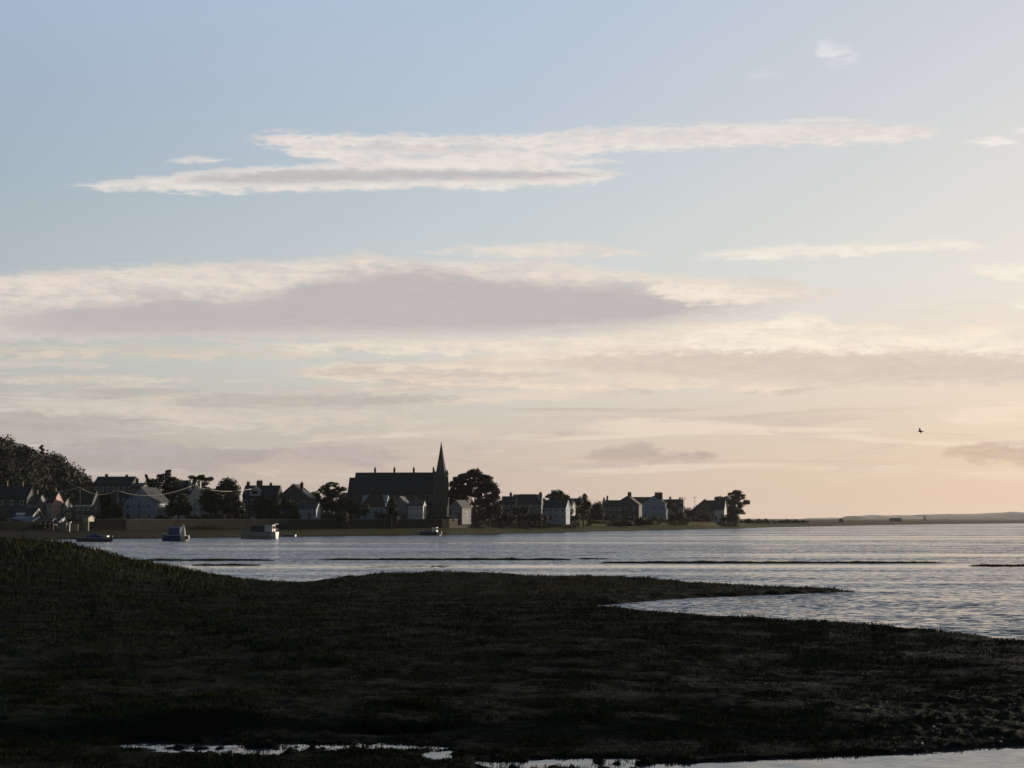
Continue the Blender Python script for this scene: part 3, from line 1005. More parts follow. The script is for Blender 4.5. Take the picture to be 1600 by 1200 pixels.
house('blue_gabled_villa', 'slate blue gabled villa with a wide brick chimney stack', 1003, 1040, 813, 787, 775, 612, 'g', 'blue_white', 'slate', 10, -10, peak=1022, win=(3, 2), chim=((1028, 770, 3.6),))
house('hip_roofed_villa', 'grey villa with hipped roof and a chimney at each end', 1034, 1068, 814, 792, 780, 618, wall='grey', yaw=-8, hip=.5, chim=((1046, 777, 1.0), (1061, 780, .9)), win=(4, 2))
house('sloping_roof_house', 'dark house with long sloping roof left of the tall pine', 1080, 1116, 814, 798, 780, 634, 'g', 'dark_grey', 'brown_tile', 9, -6, peak=1102, win=(3, 1))
house('end_house', 'last house of the village, long dark roof and sunlit white gable beside the pine', 1098, 1131, 813, 796, 782, 650, wall='white', roof='slate', yaw=-18, win=(4, 1), barge=True)
house('white_lodge', 'tiny white lodge under the branches of the tall pine', 1146, 1150, 812, 793, 788, 668, wall='white', yaw=-8, depth=5, win=(1, 1), side_win=0)


def twin_chimneys():
    for o in list(bpy.data.objects):
        if o.name == 'twin_chimney_house':
            ro = [c for c in o.children if c.name.startswith('roof')][0]
            zb = o.location.z
            for y in (0.9, 6.6):
                z1 = P(300, 752, 436).z - zb
                chimney(ro, (P(298, 800, 432).x - P(264, 800, 432).x) / 2 - .5, y, z1 - 3.5, z1, .9, .7, M['white'])


twin_chimneys()

# ------------------------------------------------------------------ church


def church():
    D = 486
    k = mpp(D)
    a, b = P(551, 815, D), P(680, 815, D)
    zb = 3.6
    W = b.x - a.x
    t = thing('church', 'dark stone church with long nave and a tall pointed spire at its right end', 'church', ((a.x + b.x) / 2, D, zb), R(-4))
    h = W / 2
    zr = P(620, 740, D + 5).z - zb
    ze = P(620, 771, D).z - zb
    dep = 11.0
    MB().prism_x([(0, -1), (dep, -1), (dep, ze), (dep / 2, zr - .03), (0, ze)], -h, h).build('nave', M['church'], t)
    ro = MB().prism_x([(-.4, ze - .5), (dep / 2, zr + .02), (dep + .4, ze - .5), (dep + .4, ze - .3), (dep / 2, zr + .25), (-.4, ze - .3)], -h - .3, h + .3).build('roof', M['slate'], t)
    MB().box(-h - .3, h, dep / 2 - .12, dep / 2 + .12, zr + .2, zr + .42).build('ridge', M['church'], ro)
    # aisle with lean-to roof
    az = ze * .62
    MB().box(-h + 1, h - 1.5, -3.6, .02, -1, az - 1.2).build('aisle', M['church'], t)
    MB().prism_x([(-3.9, az - 1.3), (.0, az + .6), (.0, az + .8), (-3.9, az - 1.08)], -h + .8, h - 1.3).build('aisle_roof', M['slate'], t)
    # chancel at the left, a step lower
    cl, cr = P(541, 815, D).x - t.location.x, -h - .31
    zc, zce = P(545, 747, D + 5).z - zb, P(545, 775, D).z - zb
    MB().prism_x([(1.2, -1), (dep - 1.2, -1), (dep - 1.2, zce), (dep / 2, zc - .03), (1.2, zce)], cl, cr).build('chancel', M['church'], t)
    MB().prism_x([(.9, zce - .4), (dep / 2, zc + .02), (dep - .9, zce - .4), (dep - .9, zce - .2), (dep / 2, zc + .22), (.9, zce - .2)], cl - .2, cr).build('chancel_roof', M['slate'], t)
    for px in (584, 614.5, 645, 676):
        x = P(px, 740, D + dep / 2).x - t.location.x
        z1 = P(px, 733, D + dep / 2).z - zb
        pb = MB().box(x - .32, x + .32, dep / 2 - .32, dep / 2 + .32, zr + .1, z1 - .3)
        pb.cone((x, dep / 2), .48, z1 - .3, z1 + 1.0, 4)
        pb.build('pinnacle', M['church'], ro)
    for i in range(7):
        x = -h + 2.4 + i * (W - 5) / 6
        def lancet(x, y, z0, w, hh, par):
            pr = [(x - w / 2, z0), (x + w / 2, z0), (x + w / 2, z0 + hh * .7), (x, z0 + hh), (x - w / 2, z0 + hh * .7)]
            o = MB().prism([(px_, z_) for px_, z_ in [(x - w / 2 - .14, z0 - .12), (x + w / 2 + .14, z0 - .12), (x + w / 2 + .14, z0 + hh * .7), (x, z0 + hh + .2), (x - w / 2 - .14, z0 + hh * .7)]], y - .06, y + .02).build('window', M['church'], par)
            MB().prism(pr, y - .075, y - .04).build('pane', M['glass'], o)
        lancet(x, -3.6, 1.0, .8, 2.2, t)
        lancet(x, 0, az + 1.1, .8, 2.0, t)
        bx = x + (W - 5) / 12
        if i < 6:
            MB().prism_x([(-4.5, -1), (-3.58, -1), (-3.58, az - 2), (-4.1, az - 2.6), (-4.5, az - 3.4)], bx - .3, bx + .3).build('buttress', M['church'], t)
    # tower and spire
    tx0, tx1 = P(679.5, 815, D - 2).x - t.location.x, P(697, 815, D - 2).x - t.location.x
    cx, hw = (tx0 + tx1) / 2, (tx1 - tx0) / 2
    cy = 1.2
    zt = P(687, 745, D).z - zb
    tip = P(687, 690, D).z - zb
    tw = MB().box(cx - hw, cx + hw, cy - hw, cy + hw, -1, zt)
    tw.box(cx - hw - .14, cx + hw + .14, cy - hw - .14, cy + hw + .14, zt * .62, zt * .62 + .25)
    tw.box(cx - hw - .2, cx + hw + .2, cy - hw - .2, cy + hw + .2, zt, zt + .5)
    two = tw.build('tower', M['church'], t)
    for sx in (-1, 1):
        for sy in (-1, 1):
            q = MB().box(cx + sx * hw - .5, cx + sx * hw + .5, cy + sy * hw - .5, cy + sy * hw + .5, -1, zt * .9)
            q.build('buttress', M['church'], two)
            z1 = P(698, 733, D).z - zb
            pn = MB().box(cx + sx * hw - .35, cx + sx * hw + .35, cy + sy * hw - .35, cy + sy * hw + .35, zt * .9, zt + .9)
            pn.cone((cx + sx * hw, cy + sy * hw), .5, zt + .9, z1 if sx > 0 else zt + 2.2, 4)
            pn.build('pinnacle', M['church'], two)
    for s, z0, hh in ((-.5, zt * .68, 3.2), (.5, zt * .68, 3.2)):
        lancet(cx + s * 1.5, cy - hw, z0, .7, hh, two)
    lancet(cx, cy - hw, zt * .35, .8, 2.6, two)
    lancet(cx, cy - hw, 0.0, 1.3, 2.8, two)
    MB().tube([(cx, cy, zt + .4), (cx, cy, (zt + tip) / 2), (cx, cy, tip)], [hw * 1.08, hw * .52, .05], 8).build('spire', M['church'], t)


church()

# ------------------------------------------------------------------ sea wall, quay, canopy, small structures


def sea_wall():
    pts = []
    for px in range(150, 912, 12):
        D = float(np.interp(px, SHORE_PX, SHORE_D)) + 23
        p = P(px, 815, D)
        pts.append((p.x, D, float(town_level(px))))
    t = thing('sea_wall', 'long dark stone sea wall running along the village front above the grass bank', 'sea wall', (0, 0, 0))

    def strip(w0, w1, z0, z1):
        mb = MB()
        v, f = [], []
        for (x, y, z) in pts:
            v += [(x, y + w0, z + z0), (x, y + w1, z + z0), (x, y + w1, z + z1), (x, y + w0, z + z1)]
        for i in range(len(pts) - 1):
            a, b = i * 4, i * 4 + 4
            f += [(a + k, b + k, b + (k + 1) % 4, a + (k + 1) % 4) for k in range(4)]
        n = len(v)
        f += [(3, 2, 1, 0), (n - 4, n - 3, n - 2, n - 1)]
        return mb.add(v, f)
    strip(-.3, .3, -3.2, .45).build('wall_face', M['wall_stone'], t)
    strip(-.42, .42, .45, .6).build('coping', M['stone'], t)


sea_wall()


def quay_wall(name, label, x0, x1, y0, y1, D, m='pale_stone', th=.6):
    a, b = P(x0, y1, D), P(x1, y0, D)
    o = thing(name, label, 'wall', ((a.x + b.x) / 2, D, a.z), R(-5), 'low stone walls along the quay')
    w, h = (b.x - a.x) / 2, b.z - a.z
    MB().box(-w, w, 0, th, -1.2, h).build('wall_face', M[m], o)
    MB().box(-w - .06, w + .06, -.06, th + .06, h, h + .13).build('coping', M['pale_stone'], o)


quay_wall('quay_wall', 'broad olive stone wall below the slim grey cottage, left of the white gatepost', 89, 104, 817, 836, 358)
quay_wall('quay_wall', 'short stone wall right of the white gatepost', 111, 122, 820, 834, 360)
quay_wall('quay_wall', 'stubby stone wall below the lit doorway of the white fascia house', 128, 138, 816, 836, 362)


def gatepost():
    p = P(107.5, 835, 357)
    t = thing('gatepost', 'white gatepost with a flat cap between two quay walls', 'gatepost', p, 0)
    h = P(107.5, 815, 357).z - p.z
    MB().box(-.22, .22, -.22, .22, -1, h - .3).build('post', M['white'], t)
    MB().box(-.48, .48, -.4, .4, h - .3, h).build('cap', M['white'], t)


gatepost()


def canopy():
    D = 366
    a, b = P(15, 812, D), P(49, 812, D)
    t = thing('canopy', 'slate blue canopy on stout pale posts in front of the boathouse', 'canopy', ((a.x + b.x) / 2, D, 0), R(-6))
    w = (b.x - a.x) / 2
    z1, z0 = P(30, 808.5, D).z, P(30, 815, D).z
    MB().add([(-w, 0, z1 - .25), (w, 0, z0 - .4), (w, 5, z1 + .1), (-w, 5, z1 + .25), (-w, 0, z1 - .15), (w, 0, z0 - .3), (w, 5, z1 + .2), (-w, 5, z1 + .35)],
             [(3, 2, 1, 0), (4, 5, 6, 7), (0, 1, 5, 4), (1, 2, 6, 5), (2, 3, 7, 6), (3, 0, 4, 7)]).build('roof', M['tarp'], t)
    MB().box(w * .52, w * .98, .05, .15, P(42, 829, D).z, z0 - .25).build('side_curtain', M['tarp'], t)
    for px, pyt, r in ((24, 818, .24), (38, 815, .24), (50, 812, .16)):
        x = P(px, 820, D).x - t.location.x
        MB().tube([(x - .12, .3, -.8), (x, .3, P(px, pyt, D).z - .15)], [r, r * .85], 8).build('post', M['pale_wood'], t)


canopy()


def shed(label, x0, x1, yb, ye, yr, D, wall, cat='shed'):
    house('shed', label, x0, x1, yb, ye, yr, D, wall=wall, roof='slate', depth=4, yaw=-5, win=(1, 1), side_win=0, cat=cat)


shed('small grey roofed shed below the pale green house wall', 62, 80, 828, 815, 810, 364, 'dark_grey')
shed('mauve grey shed left of the broad olive quay wall', 81, 89, 834, 818, 813, 362, 'grey')


shed('small cream shed shape standing in for the lit doorway at the right end of the quay walls', 129, 138, 816.5, 809, 806, 372, 'cream')  # added shape, its cream colour stands for a lit doorway
shed('tiny pale shed squeezed between the pink house foot and the quay', 88, 96, 818, 812, 808.5, 372, 'white')


def jetty():
    D = 360
    a, b = P(60, 822, D), P(86, 822, D)
    t = thing('jetty', 'short dark jetty on pale piles between the blue canopy and the quay walls', 'jetty', ((a.x + b.x) / 2, D, 0), R(-5))
    w, zt = (b.x - a.x) / 2, P(70, 819, D).z
    MB().box(-w, w, -.9, 3.5, zt - .22, zt).build('deck', M['wood'], t)
    for px in (64, 72, 79.5, 85):
        x = (px - 73) * mpp(D)
        MB().tube([(x, -.7, -.8), (x + .05, -.7, zt + .35)], [.16, .14], 7).build('pile', M['pale_wood'], t)
    MB().tube([(-w, -.85, zt + .9), (w, -.85, zt + .85)], .05, 5).build('rail', M['pale_wood'], t)


jetty()


def boathouse_skylight():
    o = bpy.data.objects['boathouse']
    he, hr = P(8, 808, 374).z - o.location.z, P(8, 795, 374).z - o.location.z
    ro = [c for c in o.children if c.name.startswith('roof')][0]
    sl = (hr - he) / 3.75
    f = lambda y: he + sl * y + .05 + .16
    MB().prism_x([(.5, f(.5) - .02), (1.5, f(1.5) - .02), (1.5, f(1.5) + .08), (.5, f(.5) + .08)], -1.2, 1.2).build('skylight', M['paint'], ro)


boathouse_skylight()


def pole(label, px, yb, yt, D, arm=1, name='utility_pole', group='utility poles in the village', r=.13):
    D += push(px)
    p = P(px, yb, D)
    t = thing(name, label, 'pole', (p.x, D, p.z), 0, group)
    h = P(px, yt, D).z - p.z
    MB().tube([(0, 0, -1), (0, 0, h)], [r * 1.25, r * .8], 7).build('post', M['wood'], t)
    for i in range(arm):
        c = MB().box(-.9, .9, -.06, .06, h - .45 - i * .6, h - .33 - i * .6)
        ao = c.build('crossarm', M['wood'], t)
        for x in (-.8, -.3, .3, .8):
            MB().cone((x, 0), .05, h - .33 - i * .6, h - .13 - i * .6, 6, .03).build('insulator', M['metal'], ao)
    return t


pole('dark utility pole standing before the blue white gabled house', 218, 816, 764, 396, 0)
pole('weathered pole among the cottages at the meeting of two sagging cables', 124, 818, 760.5, 384, 1)
pole('pole carrying the cable to the left of the blue white house', 182, 817, 765.5, 392, 0)
pole('pole beside the twin white chimneys', 303.5, 817, 757, 414, 0)
pole('left and thicker of two close poles right of the grey hip roofed villa', 1066.5, 815, 776, 622, 2)
pole('right and thinner of two close poles right of the grey hip roofed villa', 1070.5, 815, 778, 630, 1, r=.09)
pole('thin lone pole left of the long sloping roof', 1086, 814, 776, 640, 1, r=.09)
pole('white aerial mast with crossbar on the shore left of the grey pointed gable', 50, 812, 755, 380, 0, name='mast_pole', r=.1)


def cable(label, pts, r=.075, name='cable'):
    """sagging span through photo points at given distances"""
    ps = []
    n = 14
    (ax, ay, aD), (mx_, my, mD), (bx, by, bD) = pts
    A, Mi, B = P(*pts[0]), P(*pts[1]), P(*pts[2])
    for i in range(n + 1):
        s = i / n
        c = Mi * 2 - (A + B) * .5
        ps.append(A * (1 - s) ** 2 + c * 2 * s * (1 - s) + B * s * s)
    o = MB().tube(ps, r, 5).build(name, M['cable'], None, True)
    tag(o, label, 'cable', 'pale sagging cables above the waterfront')


cable('pale cable rising from the pink gable to the first pole', [(88, 769, 386), (106, 766, 385), (124, 761, 384)])
cable('deep sagging pale cable between the two poles left of the blue white house', [(124, 761, 384), (154, 772.5, 388), (182, 766, 392)])
cable('long pale cable hanging across the blue white gable', [(182, 766, 392), (240, 774, 402), (303, 758, 414)])
cable('pale cable dipping right of the twin white chimneys', [(303, 758, 414), (345, 767.5, 424), (392, 764, 444)])
cable('thin cable between round tree and two-chimney house', [(906, 779, 590), (925, 781.5, 592), (946, 783, 600)], .03)


def car(label, px, py, D, paint, yaw=0):
    p = P(px, py, D)
    z = hz(p.x, p.y)
    t = thing('parked_car', label, 'car', (p.x, p.y, z + .02), R(yaw), 'cars parked along the village front')
    prof = [(-2.05, .35), (2.05, .35), (2.08, .72), (1.35, .88), (.75, 1.38), (-.85, 1.42), (-1.6, .95), (-2.05, .85)]
    MB().prism(prof, -.85, .85).build('body', M[paint], t)
    MB().prism([(-1.42, .93), (1.12, .93), (.68, 1.31), (-.80, 1.34)], -.865, .865).build('window', M['glass'], t)
    for x in (-1.3, 1.3):
        for y in (-.8, .8):
            w = MB().tube([(x, y - .1, .32), (x, y + .1, .32)], .32, 12).build('wheel', M['tyre'], t)
            MB().tube([(x, y - .115, .32), (x, y + .115, .32)], .18, 10).build('rim', M['metal'], w)


car('silver car parked behind the sea wall right of the fishing boat', 452, 809, 431, 'car_silver', 4)
car('dark blue car parked behind the sea wall left of the church', 476, 811, 433, 'car_blue', 2)
car('white car parked among the trees above the fishing boat', 388, 806, 420, 'car_white', 5)
car('silver car parked under the twin chimney house, nearest the blue sailing boat', 247, 817, 385, 'car_silver', 5)

# ------------------------------------------------------------------ trees and bushes
tree('tree', 'dark spreading tree with a lone sprig at its left above the blue white house', 256, 806, 428,
     [(256, 747, 15, 10), (240, 755, 14, 9), (272, 753, 13, 8), (228.5, 743, 2.0, 2.2), (229.5, 747.5, 1.6, 2.6), (232, 752, 3, 3), (258, 764, 27, 14), (262, 738, 6, 4)], seed=1)
tree('tree', 'flat topped ragged tree right of the twin white chimneys on the skyline', 316, 806, 446,
     [(300, 746, 7, 4), (314, 746, 9, 5), (328, 748, 7, 4), (316, 754, 14, 6), (318, 766, 14, 9)], seed=2, size=.45)
tree('tree', 'round headed dark tree left of the wide chimney roof', 358, 808, 440, [(357, 756, 17, 12), (350, 768, 18, 12), (366, 766, 13, 12), (352, 783, 20, 12)], seed=3)
tree('tree', 'low black tree directly behind the blue sailing boat', 279, 817, 404, [(276, 782, 16, 14), (288, 794, 15, 13), (268, 796, 14, 12)], seed=4)
tree('tree', 'broad black tree before the white fronted house', 330, 817, 406, [(322, 782, 15, 13), (338, 776, 14, 11), (330, 792, 16, 10)], seed=5)
tree('tree', 'black tree left of the fishing boat, above the shore', 362, 817, 410, [(356, 790, 15, 16), (372, 794, 14, 14), (364, 778, 12, 9)], seed=6)
tree('tree', 'small dark tree before the porch of the blue white house', 184, 816, 392, [(184, 796, 9, 9), (178, 802, 9, 8)], seed=7, size=.4, trunk=.18)
tree('tree', 'dark tree between the white fascia house and the blue white house', 160, 816, 398, [(155, 788, 12, 13), (166, 782, 11, 12), (160, 798, 16, 11)], seed=8)
tree('tree', 'black tree masking the foot of the dormer house above the fishing boat', 418, 814, 424, [(410, 788, 16, 15), (428, 786, 13, 13), (420, 798, 18, 10)], seed=9)
tree('tree', 'dark tree before the broad gabled house', 455, 814, 432, [(447, 787, 12, 12), (462, 793, 11, 10)], seed=10, leaf='leaf2')
tree('tree', 'ragged flat topped tree with gaps left of the church', 518, 812, 446,
     [(519, 757, 13, 4.5), (506, 766, 10, 7), (536, 764, 7, 4), (520, 772, 17, 9), (536, 777, 8, 6), (514, 788, 20, 14), (530, 790, 14, 12)], seed=11, size=.42)
tree('tree', 'dark tree at the left foot of the church chancel', 546, 812, 455, [(543, 792, 11, 13), (553, 796, 10, 10)], seed=12)
tree('tree', 'small dark tree before the tiled bungalow', 572, 811, 438, [(571, 796, 8, 9), (567, 801, 8, 7)], seed=13, size=.4, trunk=.18)
tree('tree', 'black conical tree between the tiled bungalow and the grey gabled cottage', 611, 811, 436, [(610, 792, 9, 15), (613, 780, 6, 9), (616, 800, 9, 9)], seed=14, size=.42)
tree('tree', 'largest tree, wide domed crown with sky gaps right of the church spire', 742, 813, 488,
     [(742, 739, 14, 7.5), (726, 747, 15, 9), (758, 748, 14, 8), (713, 758, 13, 10), (742, 755, 15, 9), (767, 760, 13, 9), (727, 765, 14, 9), (755, 765, 13, 8), (774, 769, 10, 7),
      (709, 771, 10, 9), (722, 779, 13, 9), (767, 778, 15, 9), (744, 773, 11, 7), (757, 786, 11, 7)], seed=15, size=.5, dens=1.8, trunk=.5)
tree('tree', 'low dark tree under the right side of the largest tree', 765, 814, 490, [(760, 795, 12, 11), (776, 793, 12, 12), (768, 803, 16, 8)], seed=16, leaf='leaf2')
tree('tree', 'dull green tree before the hip roofed villa', 812, 814, 505, [(806, 800, 10, 9), (820, 797, 9, 9)], seed=17, leaf='leaf2')
tree('tree', 'rounded dark tree on the roofline above the white house', 871, 812, 548, [(871, 770, 11, 6), (861, 776, 10, 6), (883, 777, 9, 6), (870, 783, 17, 7)], seed=18)
tree('tree', 'dark upright tree with twiggy top right of the white sunlit gable', 911, 815, 560, [(910, 784, 11, 10), (914, 776, 5, 5), (911, 797, 14, 10), (918, 790, 8, 9)], seed=19, leaf='leaf2')
tree('tree', 'small tree before the front of the hip roofed grey villa', 1050, 814, 604, [(1047, 790, 10, 6), (1056, 796, 8, 7)], seed=20, leaf='leaf2')
tree('tree', 'rounded tree peeping over the end house roof', 1123, 812, 668, [(1123, 779, 9, 4.5), (1131, 781, 6, 4)], seed=21)
tree('pine_tree', 'tall leaning pine with layered crown at the end of the village', 1151, 813, 662,
     [(1152, 769, 10, 4), (1145, 774, 10, 5), (1156, 777, 10, 6), (1166, 785, 7, 5), (1147, 783, 12, 7), (1157, 788, 9, 5), (1133, 780, 9, 5), (1140, 791, 11, 8), (1152, 797, 10, 6), (1160, 802, 6, 2.5)], cat='pine tree', seed=22, size=.5, trunk=.36, dens=1)
tree('tree', 'wispy tree poking from the crest of the wooded hill', 66, 705, 590, [(66, 697, 3.0, 1.8), (63.5, 700, 3.2, 1.8), (67, 703, 3, 2.5), (65, 707, 4, 3)], seed=23, size=.5, trunk=.15)
bush('bush', 'dark bushes along the wall under the church nave', [(535, 806, 12, 8), (520, 808, 10, 7)], 428, 814, seed=1)
bush('bush', 'rounded bush between the small round tree and the two-chimney house', [(934, 792, 9, 9), (928, 802, 9, 8), (938, 803, 8, 8)], 590, 814, seed=2)
bush('bush', 'green garden bush at the right foot of the hip roofed grey villa', [(1064, 806, 9, 7), (1052, 808, 8, 6)], 600, 815, seed=3, leaf='leaf2')
bush('bush', 'big rounded bush before the long sloping roof house', [(1096, 806, 9, 9), (1106, 808, 9, 8)], 615, 816, seed=4)
bush('hedge', 'dark rounded hedge below the tall pine', [(1138, 809, 9, 6), (1148, 809, 9, 6), (1130, 812, 6, 4)], 630, 817, cat='hedge', seed=5)
bush('hedge', 'clipped dark hedge along the front of the two-chimney house', [(925, 811, 12, 4), (950, 811, 14, 4), (975, 811, 14, 4), (1000, 811, 14, 4.5), (1022, 811, 12, 5)], 608, 816, cat='hedge', seed=6)
def scrub(label, x0, x1, top, D, seed):
    rg = random.Random(seed)
    lb, x = [], x0
    while x < x1:
        w_ = rg.uniform(2.0, 6.5)
        h_ = rg.uniform(0.7, 1.5) if rg.random() < .7 else (815.5 - top) / 2 * rg.uniform(.7, 1)
        lb.append((x, 815.5 - h_, w_, h_))
        x += w_ * rg.uniform(.6, 1.5)
    bush('scrub_thicket', label, lb, D, 817, cat='scrub', seed=seed, size=.55)


scrub('bushy scrub right of the pine, nearest of the low far clumps', 1158, 1186, 809.5, 700, 7)
scrub('low far clump of scrub with two humps on the flat spit', 1186, 1212, 808, 780, 8)
scrub('farthest long clump of scrub at the end of the spit trees', 1212, 1264, 810, 850, 9)
bush('bush', 'black shrubs at the foot of the blue white house', [(250, 809, 8, 6), (262, 811, 8, 5)], 398, 817, seed=10)
bush('bush', 'dark shrubs under the skyline terrace beside the sea wall', [(140, 806, 8, 9), (148, 810, 8, 6)], 392, 817, seed=11)
bush('bush', 'dark shrubs between the largest tree and the sea wall', [(735, 807, 10, 6), (790, 808, 12, 6), (752, 809, 10, 5)], 494, 815, seed=12)
bush('bush', 'dark shrubs before the white house and the hip roofed villa', [(835, 808, 10, 6), (850, 810, 8, 4)], 520, 815, seed=13)


for i, (lab, x0, x1, top, D, yb) in enumerate([
    ('long dark overgrown hedge before the twin chimney house and white fronted house', 292, 345, 801, 408, 815),
    ('dark overgrown hedge along the wall top right of the white fronted house', 345, 384, 799, 414, 815),
    ('dark overgrown hedge along the wall top under the dormer house', 392, 432, 800, 422, 815),
    ('dark overgrown hedge under the broad gabled house', 434, 466, 798, 428, 815),
    ('dark overgrown hedge joining the flat topped tree and the church', 494, 540, 798, 436, 814),
    ('shadowy hedge at the right of the tiled bungalow', 590, 616, 800, 441, 813),
    ('hedge at the foot of the church tower', 660, 704, 803, 459, 814),
    ('dense hedge right of the spire cottage beneath the largest tree', 722, 762, 797, 478, 814),
    ('dense hedge left of the hip roofed villa', 762, 806, 796, 496, 814),
    ('tall hedge hiding the foot of the hip roofed villa', 804, 842, 798, 510, 814),
    ('hedge hiding the right corner of the white house', 876, 900, 800, 545, 814),
    ('hedge before the two-chimney house', 940, 966, 800, 594, 814),
    ('low hedge before the broad front gable of the dark villa', 964, 1000, 805, 596, 815),
    ('low hedge before the slate blue gabled villa', 1002, 1036, 805, 600, 815),
    ('unkempt hedge on the bank right of the upright twiggy tree', 902, 942, 811, 568, 823),
    ('unkempt hedge on the bank below the two-chimney house', 940, 982, 811, 578, 823),
    ('unkempt hedge on the bank below the dark villa with the broad front gable', 980, 1016, 811, 592, 822),
    ('unkempt hedge on the bank below the slate blue gabled villa', 1014, 1052, 811, 600, 821),
    ('unkempt hedge on the bank below the two close poles', 1052, 1096, 810.5, 606, 820),
    ('dark overgrown hedge left of the porch house beside the quay walls', 84, 118, 806, 376, 817),
    ('dark overgrown hedge between the quay and the blue white house', 142, 176, 800, 388, 817),
    ('black scrub behind the blue canopy', -30, 14, 800, 378, 818)]):
    rg = random.Random(i)
    lb, x = [], x0
    while x < x1:
        w_ = rg.uniform(5, 9)
        h_ = rg.uniform(.55, 1.0) * (yb - top) / 2 * (1.0 if yb < 819.5 else 1.25)
        lb.append((x + w_ * .5, yb - h_ * rg.uniform(.8, 1.2), w_, h_))
        x += w_ * (1.1 if yb < 819.5 else .75)
    bush('garden_hedge', lab, lb, D, yb, cat='hedge', group='overgrown hedges along the village front', seed=40 + i, leaf='hedge' if i % 3 else 'leaf', dens=.8 if yb < 819.5 else 1.6)


for i, (lab, cx, top, w_, D) in enumerate([
    ('dark tree filling the gap left of the sprigged spreading tree', 226, 768, 15, 440),
    ('dark tree between the blue white gable and the twin chimney house', 268, 766, 16, 440),
    ('dense dark tree between the flat topped tree and the round headed tree', 336, 763, 14, 452),
    ('dark tree rising between the dormer house and the broad gable', 434, 772, 11, 470),
    ('dark tree between the broad gable and the ragged flat topped tree', 490, 767, 14, 470),
    ('dark tree close against the left end of the chancel', 541, 770, 10, 500),
    ('dark tree behind the spire cottage at the foot of the largest tree', 707, 776, 12, 500),
    ('low dark tree left of the villa under the edge of the largest tree', 787, 781, 13, 545),
    ('dark tree between the villa and the rounded tree', 850, 778, 10, 560),
    ('dark tree right of the rounded tree on the roofline', 893, 780, 10, 600),
    ('low tree between the upright twiggy tree and the two-chimney house', 930, 787, 13, 610),
    ('low dark tree behind the hip roofed grey villa', 1040, 786, 10, 660),
    ('low dark tree right of the two close poles', 1076, 797, 11, 640),
    ('dark tree behind the wooded hill foot and the skyline terrace', 143, 752, 13, 500),
    ('low dark tree joining the white gable of the end house to the tall pine', 1145, 790, 13, 655),
    ('dark tree hiding the foot of the skyline cottage', 212, 770, 14, 452)]):
    rg = random.Random(100 + i)
    h_ = 808 - top
    tree('tree', lab, cx, 809, D, [(cx + rg.uniform(-3, 3), top + h_ * .22, w_ * .8, h_ * .24), (cx - w_ * .4, top + h_ * .45, w_ * .8, h_ * .26), (cx + w_ * .4, top + h_ * .5, w_ * .8, h_ * .26), (cx, top + h_ * .72, w_ * 1.1, h_ * .26)],
         seed=60 + i, leaf='leaf2' if i % 4 == 1 else 'leaf', group='trees between the village houses')


def woodland():
    rng = np.random.default_rng(77)
    Vs, Fs, off = [], [], 0
    n = 0
    while n < 520:
        px, D = rng.uniform(-420, 262), rng.uniform(418, 640)
        if px > 140 and D < 500:
            continue
        x = P(px, 800, D).x
        z = hz(x, D)
        r = rng.uniform(3.0, 5.4)
        h = rng.uniform(5.0, 8.5) * (0.75 if px > 135 else 1)
        nn = 420
        V, Fq = leaf_cards(lobe_points(np.array([x, D, z + h - r * .9]), np.array([r, r, r * rng.uniform(.9, 1.2)]), nn, rng, .45, .03), .85, rng)
        Vs.append(V); Fs.append(Fq + off); off += len(V)
        n += 1
    # the belt of trees that closes the view behind the houses
    for i in range(330):
        px = rng.uniform(120, 1136)
        D = float(np.interp(px, SHORE_PX, SHORE_D)) + push(px) * .4 + rng.uniform(95, 150)
        top = rng.uniform(785, 796) if px < 900 else rng.uniform(790, 800)
        p = P(px, top, D)
        r = rng.uniform(2.4, 4.2)
        V, Fq = leaf_cards(lobe_points(np.array([p.x, D, p.z - r]), np.array([r, r, r]), 200, rng, .3), .7, rng)
        Vs.append(V); Fs.append(Fq + off); off += len(V)
        z0 = hz(p.x, D)
        if p.z - 2 * r > z0:
            h_ = (p.z - 1.4 * r - z0) / 2
            V, Fq = leaf_cards(lobe_points(np.array([p.x, D, z0 + h_]), np.array([r * .9, r * .9, h_ * 1.1]), 170, rng, .2), .7, rng)
            Vs.append(V); Fs.append(Fq + off); off += len(V)
    o = arr_mesh('woodland', np.concatenate(Vs), np.concatenate(Fs), M['wood_leaf'])
    setting(o, 'stuff')


woodland()

# ------------------------------------------------------------------ boats


